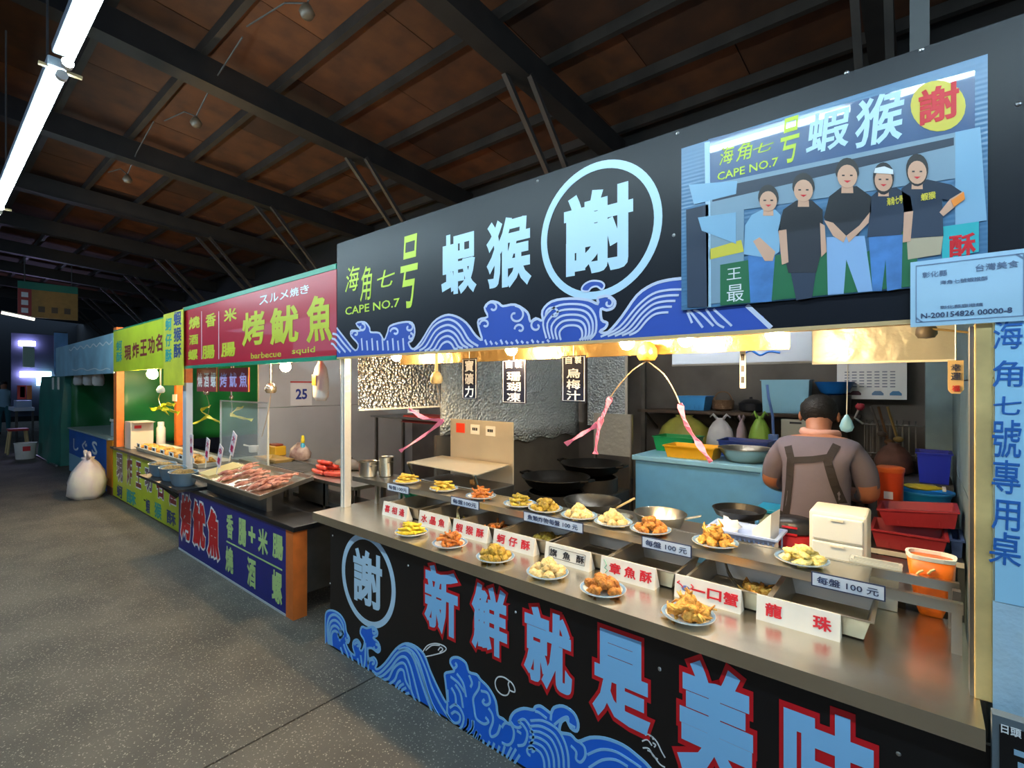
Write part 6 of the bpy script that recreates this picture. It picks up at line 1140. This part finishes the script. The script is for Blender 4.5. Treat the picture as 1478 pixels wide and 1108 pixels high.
wbx = thing('cooler_box', 'small pale blue cooler box on the blue counter', 'box', (-9.2, .4, .816)); obj('box_body', G().box(-9.45, -9.15, .28, .5, .816, 1.04), pm('pale_cooler', '#b9ccd8', .4), wbx, bev=.02); obj('lid', G().box(-9.46, -9.14, .27, .51, 1.04, 1.075), WHITEP, wbx, bev=.01)
for i, px_ in enumerate((114, 128, 142)):
    c = at(px_, 548, Y=.35); sack('plastic_bag', ['leftmost small white bag hanging under the blue banner', 'middle small white bag hanging under the blue banner', 'rightmost small white bag hanging under the blue banner'][i], 'bag', (c.x, .35, c.z - .1), .11, .08, .28, WHITEP, 0, i, 'white bags under the blue banner')
sack('plastic_bag', 'big tied white plastic bag standing on the lane floor', 'bag', (-9.05, -.05, .0), .23, .2, .58, pm('big_white_bag', '#d9c9cc', .4, bump=.4, bs=9, col2='#e8e2d4', vs=5), 1, 9, None, .55)
# tarp-wrapped stall
gs = thing('covered_stall', 'closed stall wrapped in teal green tarpaulin', 'stall', (-14, .7, 0)); g = G(); n = 40; P0 = []
for k in range(13):
    z = 1.78 * k / 12; s = 1 + .03 * (1 - k / 12); ring_ = []
    for i in range(n):
        t = 4 * i / n; e = t % 1; cor = [(-15.2, .22), (-12.95, .26), (-12.95, 1.3), (-15.2, 1.3)]; a_, b_ = cor[int(t)], cor[(int(t) + 1) % 4]; x = a_[0] + (b_[0] - a_[0]) * e; y = a_[1] + (b_[1] - a_[1]) * e
        ring_.append((x + .06 * noise.noise((x * 2, y * 2, z)), y + .06 * noise.noise((x * 2, y * 2 + 4, z)) - .10 * (1 - z / 1.8) * (y < .5), z))
    P0.append(ring_)
g.loft(P0); obj('tarp_cover', g, TARP2, gs, smooth=True); obj('bottom_bar', G().bar((-15.2, .10, .02), (-12.95, .14, .02), .03, .03), STEELD, gs)
for x in (-13.3, -13.9): obj('hanging_clip', G().box(x - .06, x + .06, .2, .22, 1.5, 1.75), WHITEP, gs)
# high hanging signboard facing the lane
XS = -14.0; hs = thing('hanging_billboard', 'dim yellow billboard with green top hung high over the far lane', 'sign', (XS, .15, 3.0)); ya, yb_ = -.30, .62
obj('board', G().box(XS - .03, XS, ya + .2, yb_, 2.98, 3.55), pm('dim_yellow_board', '#a8803a', .5, var=.1), hs); obj('red_block', G().box(XS - .03, XS + .003, ya, ya + .2, 2.98, 3.55), pm('brick_red_board', '#a83a34', .5), hs); obj('green_header', G().box(XS - .03, XS + .004, ya, yb_, 3.55, 3.70), pm('green_header', '#1a7a62', .5), hs)
for k in range(3): obj('printed_mark', G().box(XS, XS + .004, ya + .3 + k * .2, ya + .40 + k * .2, 3.1, 3.22), pm('dim_brown_mark', '#5a4a34', .5), hs)
for k in range(3): obj('printed_mark', G().box(XS, XS + .006, ya + .05, ya + .15, 3.06 + k * .16, 3.16 + k * .16), WHITEV, hs)
for y in (ya + .1, yb_ - .1): obj('hanger', G().tube([(XS, y, 3.7), (XS, y, rz(y) + .1)], .01, 4), IRON, hs)
tl = thing('tube_light', 'short dim tube light below the yellow billboard', 'lamp', (-12.5, -.6, 2.8)); obj('tube', G().tube([at(2, 451, X=-13), at(50, 461, X=-13)], .025, 8), pm('dim_tube', (.9, .85, .7), .4, emit=1.2), tl); obj('housing', G().tube([at(2, 449, X=-13.02), at(50, 459, X=-13.02)], .02, 6), WHITEP, tl)
# LED-lit far stall
fsx = -18.5; fs_t = thing('far_stall', 'far stall with violet white lit signs and red posters', 'stall', (fsx, .5, 0)); PURP = pm('violet_led', (.62, .50, 1.0), .4, emit=16.); CYL = pm('cyan_led', (.55, .9, 1.0), .4, emit=5.0)
def fbox(nm, x0, x1, y0, y1, m, d=.06, X=fsx):
    a, b = at(x0, (y0 + y1) / 2, X=X), at(x1, (y0 + y1) / 2, X=X); z1, z0 = at((x0 + x1) / 2, y0, X=X).z, at((x0 + x1) / 2, y1, X=X).z; obj(nm, G().box(X - d, X, min(a.y, b.y), max(a.y, b.y), z0, z1), m, fs_t)
fbox('back_board', 16, 80, 482, 600, pm('far_dark_board', '#39455a', .6), .08, fsx - .12); fbox('lit_tube', 27, 51, 492, 499, PURP); fbox('lit_tube', 29, 53, 536, 544, PURP); fbox('lit_panel', 53, 74, 536, 556, CYL); fbox('sign_panel', 33, 50, 500, 530, pm('far_green_white', '#a8c8b0', .5)); fbox('poster', 25, 38, 556, 576, pm('poster_red', '#d8402a', .5)); fbox('poster', 39, 46, 556, 576, pm('poster_orange', '#e07a2a', .5)); fbox('poster_mark', 29, 36, 558, 573, pm('poster_blue', '#4a5ac0', .5), .09)
fbox('table_top', 20, 50, 588, 593, pm('far_table_white', '#c8d4e4', .4), 1.2, fsx + 1.0); fbox('table_leg', 22, 26, 593, 640, IRON, .06, fsx + 1.0); fbox('table_leg', 46, 49, 593, 640, IRON, .06, fsx + 1.0); fbox('goods', 24, 46, 578, 588, pm('far_goods', '#9fb4d0', .4), .6, fsx + .8)
g_ = thing('stall_banner', 'pale blue end banner hanging beside the far lit stall', 'banner', tuple(at(88, 540, Y=.1))); a, b = at(78, 500, X=-15.5), at(98, 500, X=-15.5); obj('sheet', G().box(-15.52, -15.5, a.y, b.y, at(88, 540, X=-15.5).z, at(88, 480, X=-15.5).z), pm('pale_blue_cloth', '#6fa4d4', .5, var=.2, vs=4), g_); obj('rod', G().tube([(-15.51, a.y, at(88, 480, X=-15.5).z), (-15.51, b.y, at(88, 480, X=-15.5).z)], .015, 5), IRON, g_); obj('red_badge', G().box(-15.5, -15.49, (a.y + b.y) / 2, b.y, at(88, 525, X=-15.5).z, at(88, 508, X=-15.5).z), pm('poster_red', '#d8402a', .5), g_)
bk_ = thing('bucket', 'white plastic bucket with a red mark on the far lane floor', 'bucket', (-15.0, .06, 0)); obj('body', G().lathe([(.15, 0), (.155, .01), (.18, .34), (.19, .345), (.175, .345), (.15, .02), (0, .02)], 20, (-14.9, -.1, 0)), WHITEP, bk_, smooth=True); obj('red_mark', G().box(-14.725, -14.72, -.16, -.04, .18, .28), REDV, bk_); obj('handle', G().tube(smooth3([(-14.9, -.29, .33), (-14.78, -.1, .27), (-14.9, .09, .33)]), .006, 5), STEELD, bk_)
for i, (px_, py_) in enumerate(((12, 648), (30, 646))):
    c = Vector(((-17.2, -.62, 0), (-16.2, -.1, 0))[i]); t = thing('stool', ['dark stool at the far left, nearer the edge', 'red seated stool at the far left beside the bucket'][i], 'stool', (c.x, c.y, 0), 'far stools'); sz = .58
    obj('seat', G().box(c.x - .19, c.x + .19, c.y - .17, c.y + .17, sz - .05, sz), (pm('dark_seat', '#30343c', .5), pm('red_seat', '#a81c24', .5))[i], t, bev=.01)
    for sx in (-1, 1):
        for sy in (-1, 1): obj('leg', G().bar((c.x + sx * .2, c.y + sy * .18, 0), (c.x + sx * .15, c.y + sy * .13, sz - .05), .03, .03), (IRON, pm('pale_wood', '#d9bd85', .5))[i], t)
# far standing person at the left edge
pp = thing('person', 'distant person in pale blue shirt at the left picture edge', 'person', (-22.5, .16, 0)); ox, oy = -22.5, .16
J = {'pel': (0, 0, .90), 'sp': (0, 0, 1.05), 'ch': (0, 0, 1.22), 'up': (0, 0, 1.36), 'nb': (0, 0, 1.44), 'hd': (.01, 0, 1.54), 'hc': (.01, 0, 1.60), 'ht': (.0, 0, 1.66), 'sl': (0, -.16, 1.36), 'el': (.0, -.22, 1.08), 'lwr': (.12, -.2, .92), 'sr': (0, .16, 1.36), 'er': (0, .22, 1.08), 'rwr': (.12, .2, .92), 'hl': (0, -.09, .84), 'kl': (.02, -.1, .48), 'tl': (0, -.1, .09), 'ol': (.13, -.1, .045), 'hr': (0, .09, .84), 'kr': (.02, .1, .48), 'tr': (0, .1, .09), 'orr': (.13, .1, .045)}
J = {k: (v[0] + ox, v[1] + oy, v[2]) for k, v in J.items()}
E_ = [('pel', 'sp'), ('sp', 'ch'), ('ch', 'up'), ('up', 'nb'), ('nb', 'hd'), ('hd', 'hc'), ('hc', 'ht'), ('up', 'sl'), ('sl', 'el'), ('el', 'lwr'), ('up', 'sr'), ('sr', 'er'), ('er', 'rwr'), ('pel', 'hl'), ('hl', 'kl'), ('kl', 'tl'), ('tl', 'ol'), ('pel', 'hr'), ('hr', 'kr'), ('kr', 'tr'), ('tr', 'orr')]
RR = dict(pel=(.11, .16), sp=(.11, .15), ch=(.115, .165), up=(.09, .14), nb=.06, hd=.075, hc=.085, ht=.06, sl=.065, el=.05, lwr=.034, sr=.065, er=.05, rwr=.034, hl=.09, kl=.065, tl=.045, ol=.042, hr=.09, kr=.065, tr=.045, orr=.042)
fingers(J, E_, RR, 'l', J['lwr'], (.5, 0, -.85), 1, Vector((.85, 0, .5))); fingers(J, E_, RR, 'r', J['rwr'], (.5, 0, -.85), -1, Vector((.85, 0, .5)))
body(pp, J, E_, RR, [SKIN, pm('pale_blue_shirt', '#9fc8dc', .7), pm('teal_trousers', '#3f7a84', .8), SHOE], lambda p: 0 if p.z > 1.46 or (p.z < 1.0 and abs(p.y - oy) > .17 and p.z > .7) else 1 if p.z > .9 else 2 if p.z > .1 else 3)
obj('hair', G().ball((ox - .015, oy, 1.63), (.1, .095, .085), 14, 9, .2, 3), HAIR, pp, smooth='all'); obj('nose', G().ball((ox + .098, oy, 1.57), (.018, .012, .018), 8, 6), SKIN, pp, smooth='all')
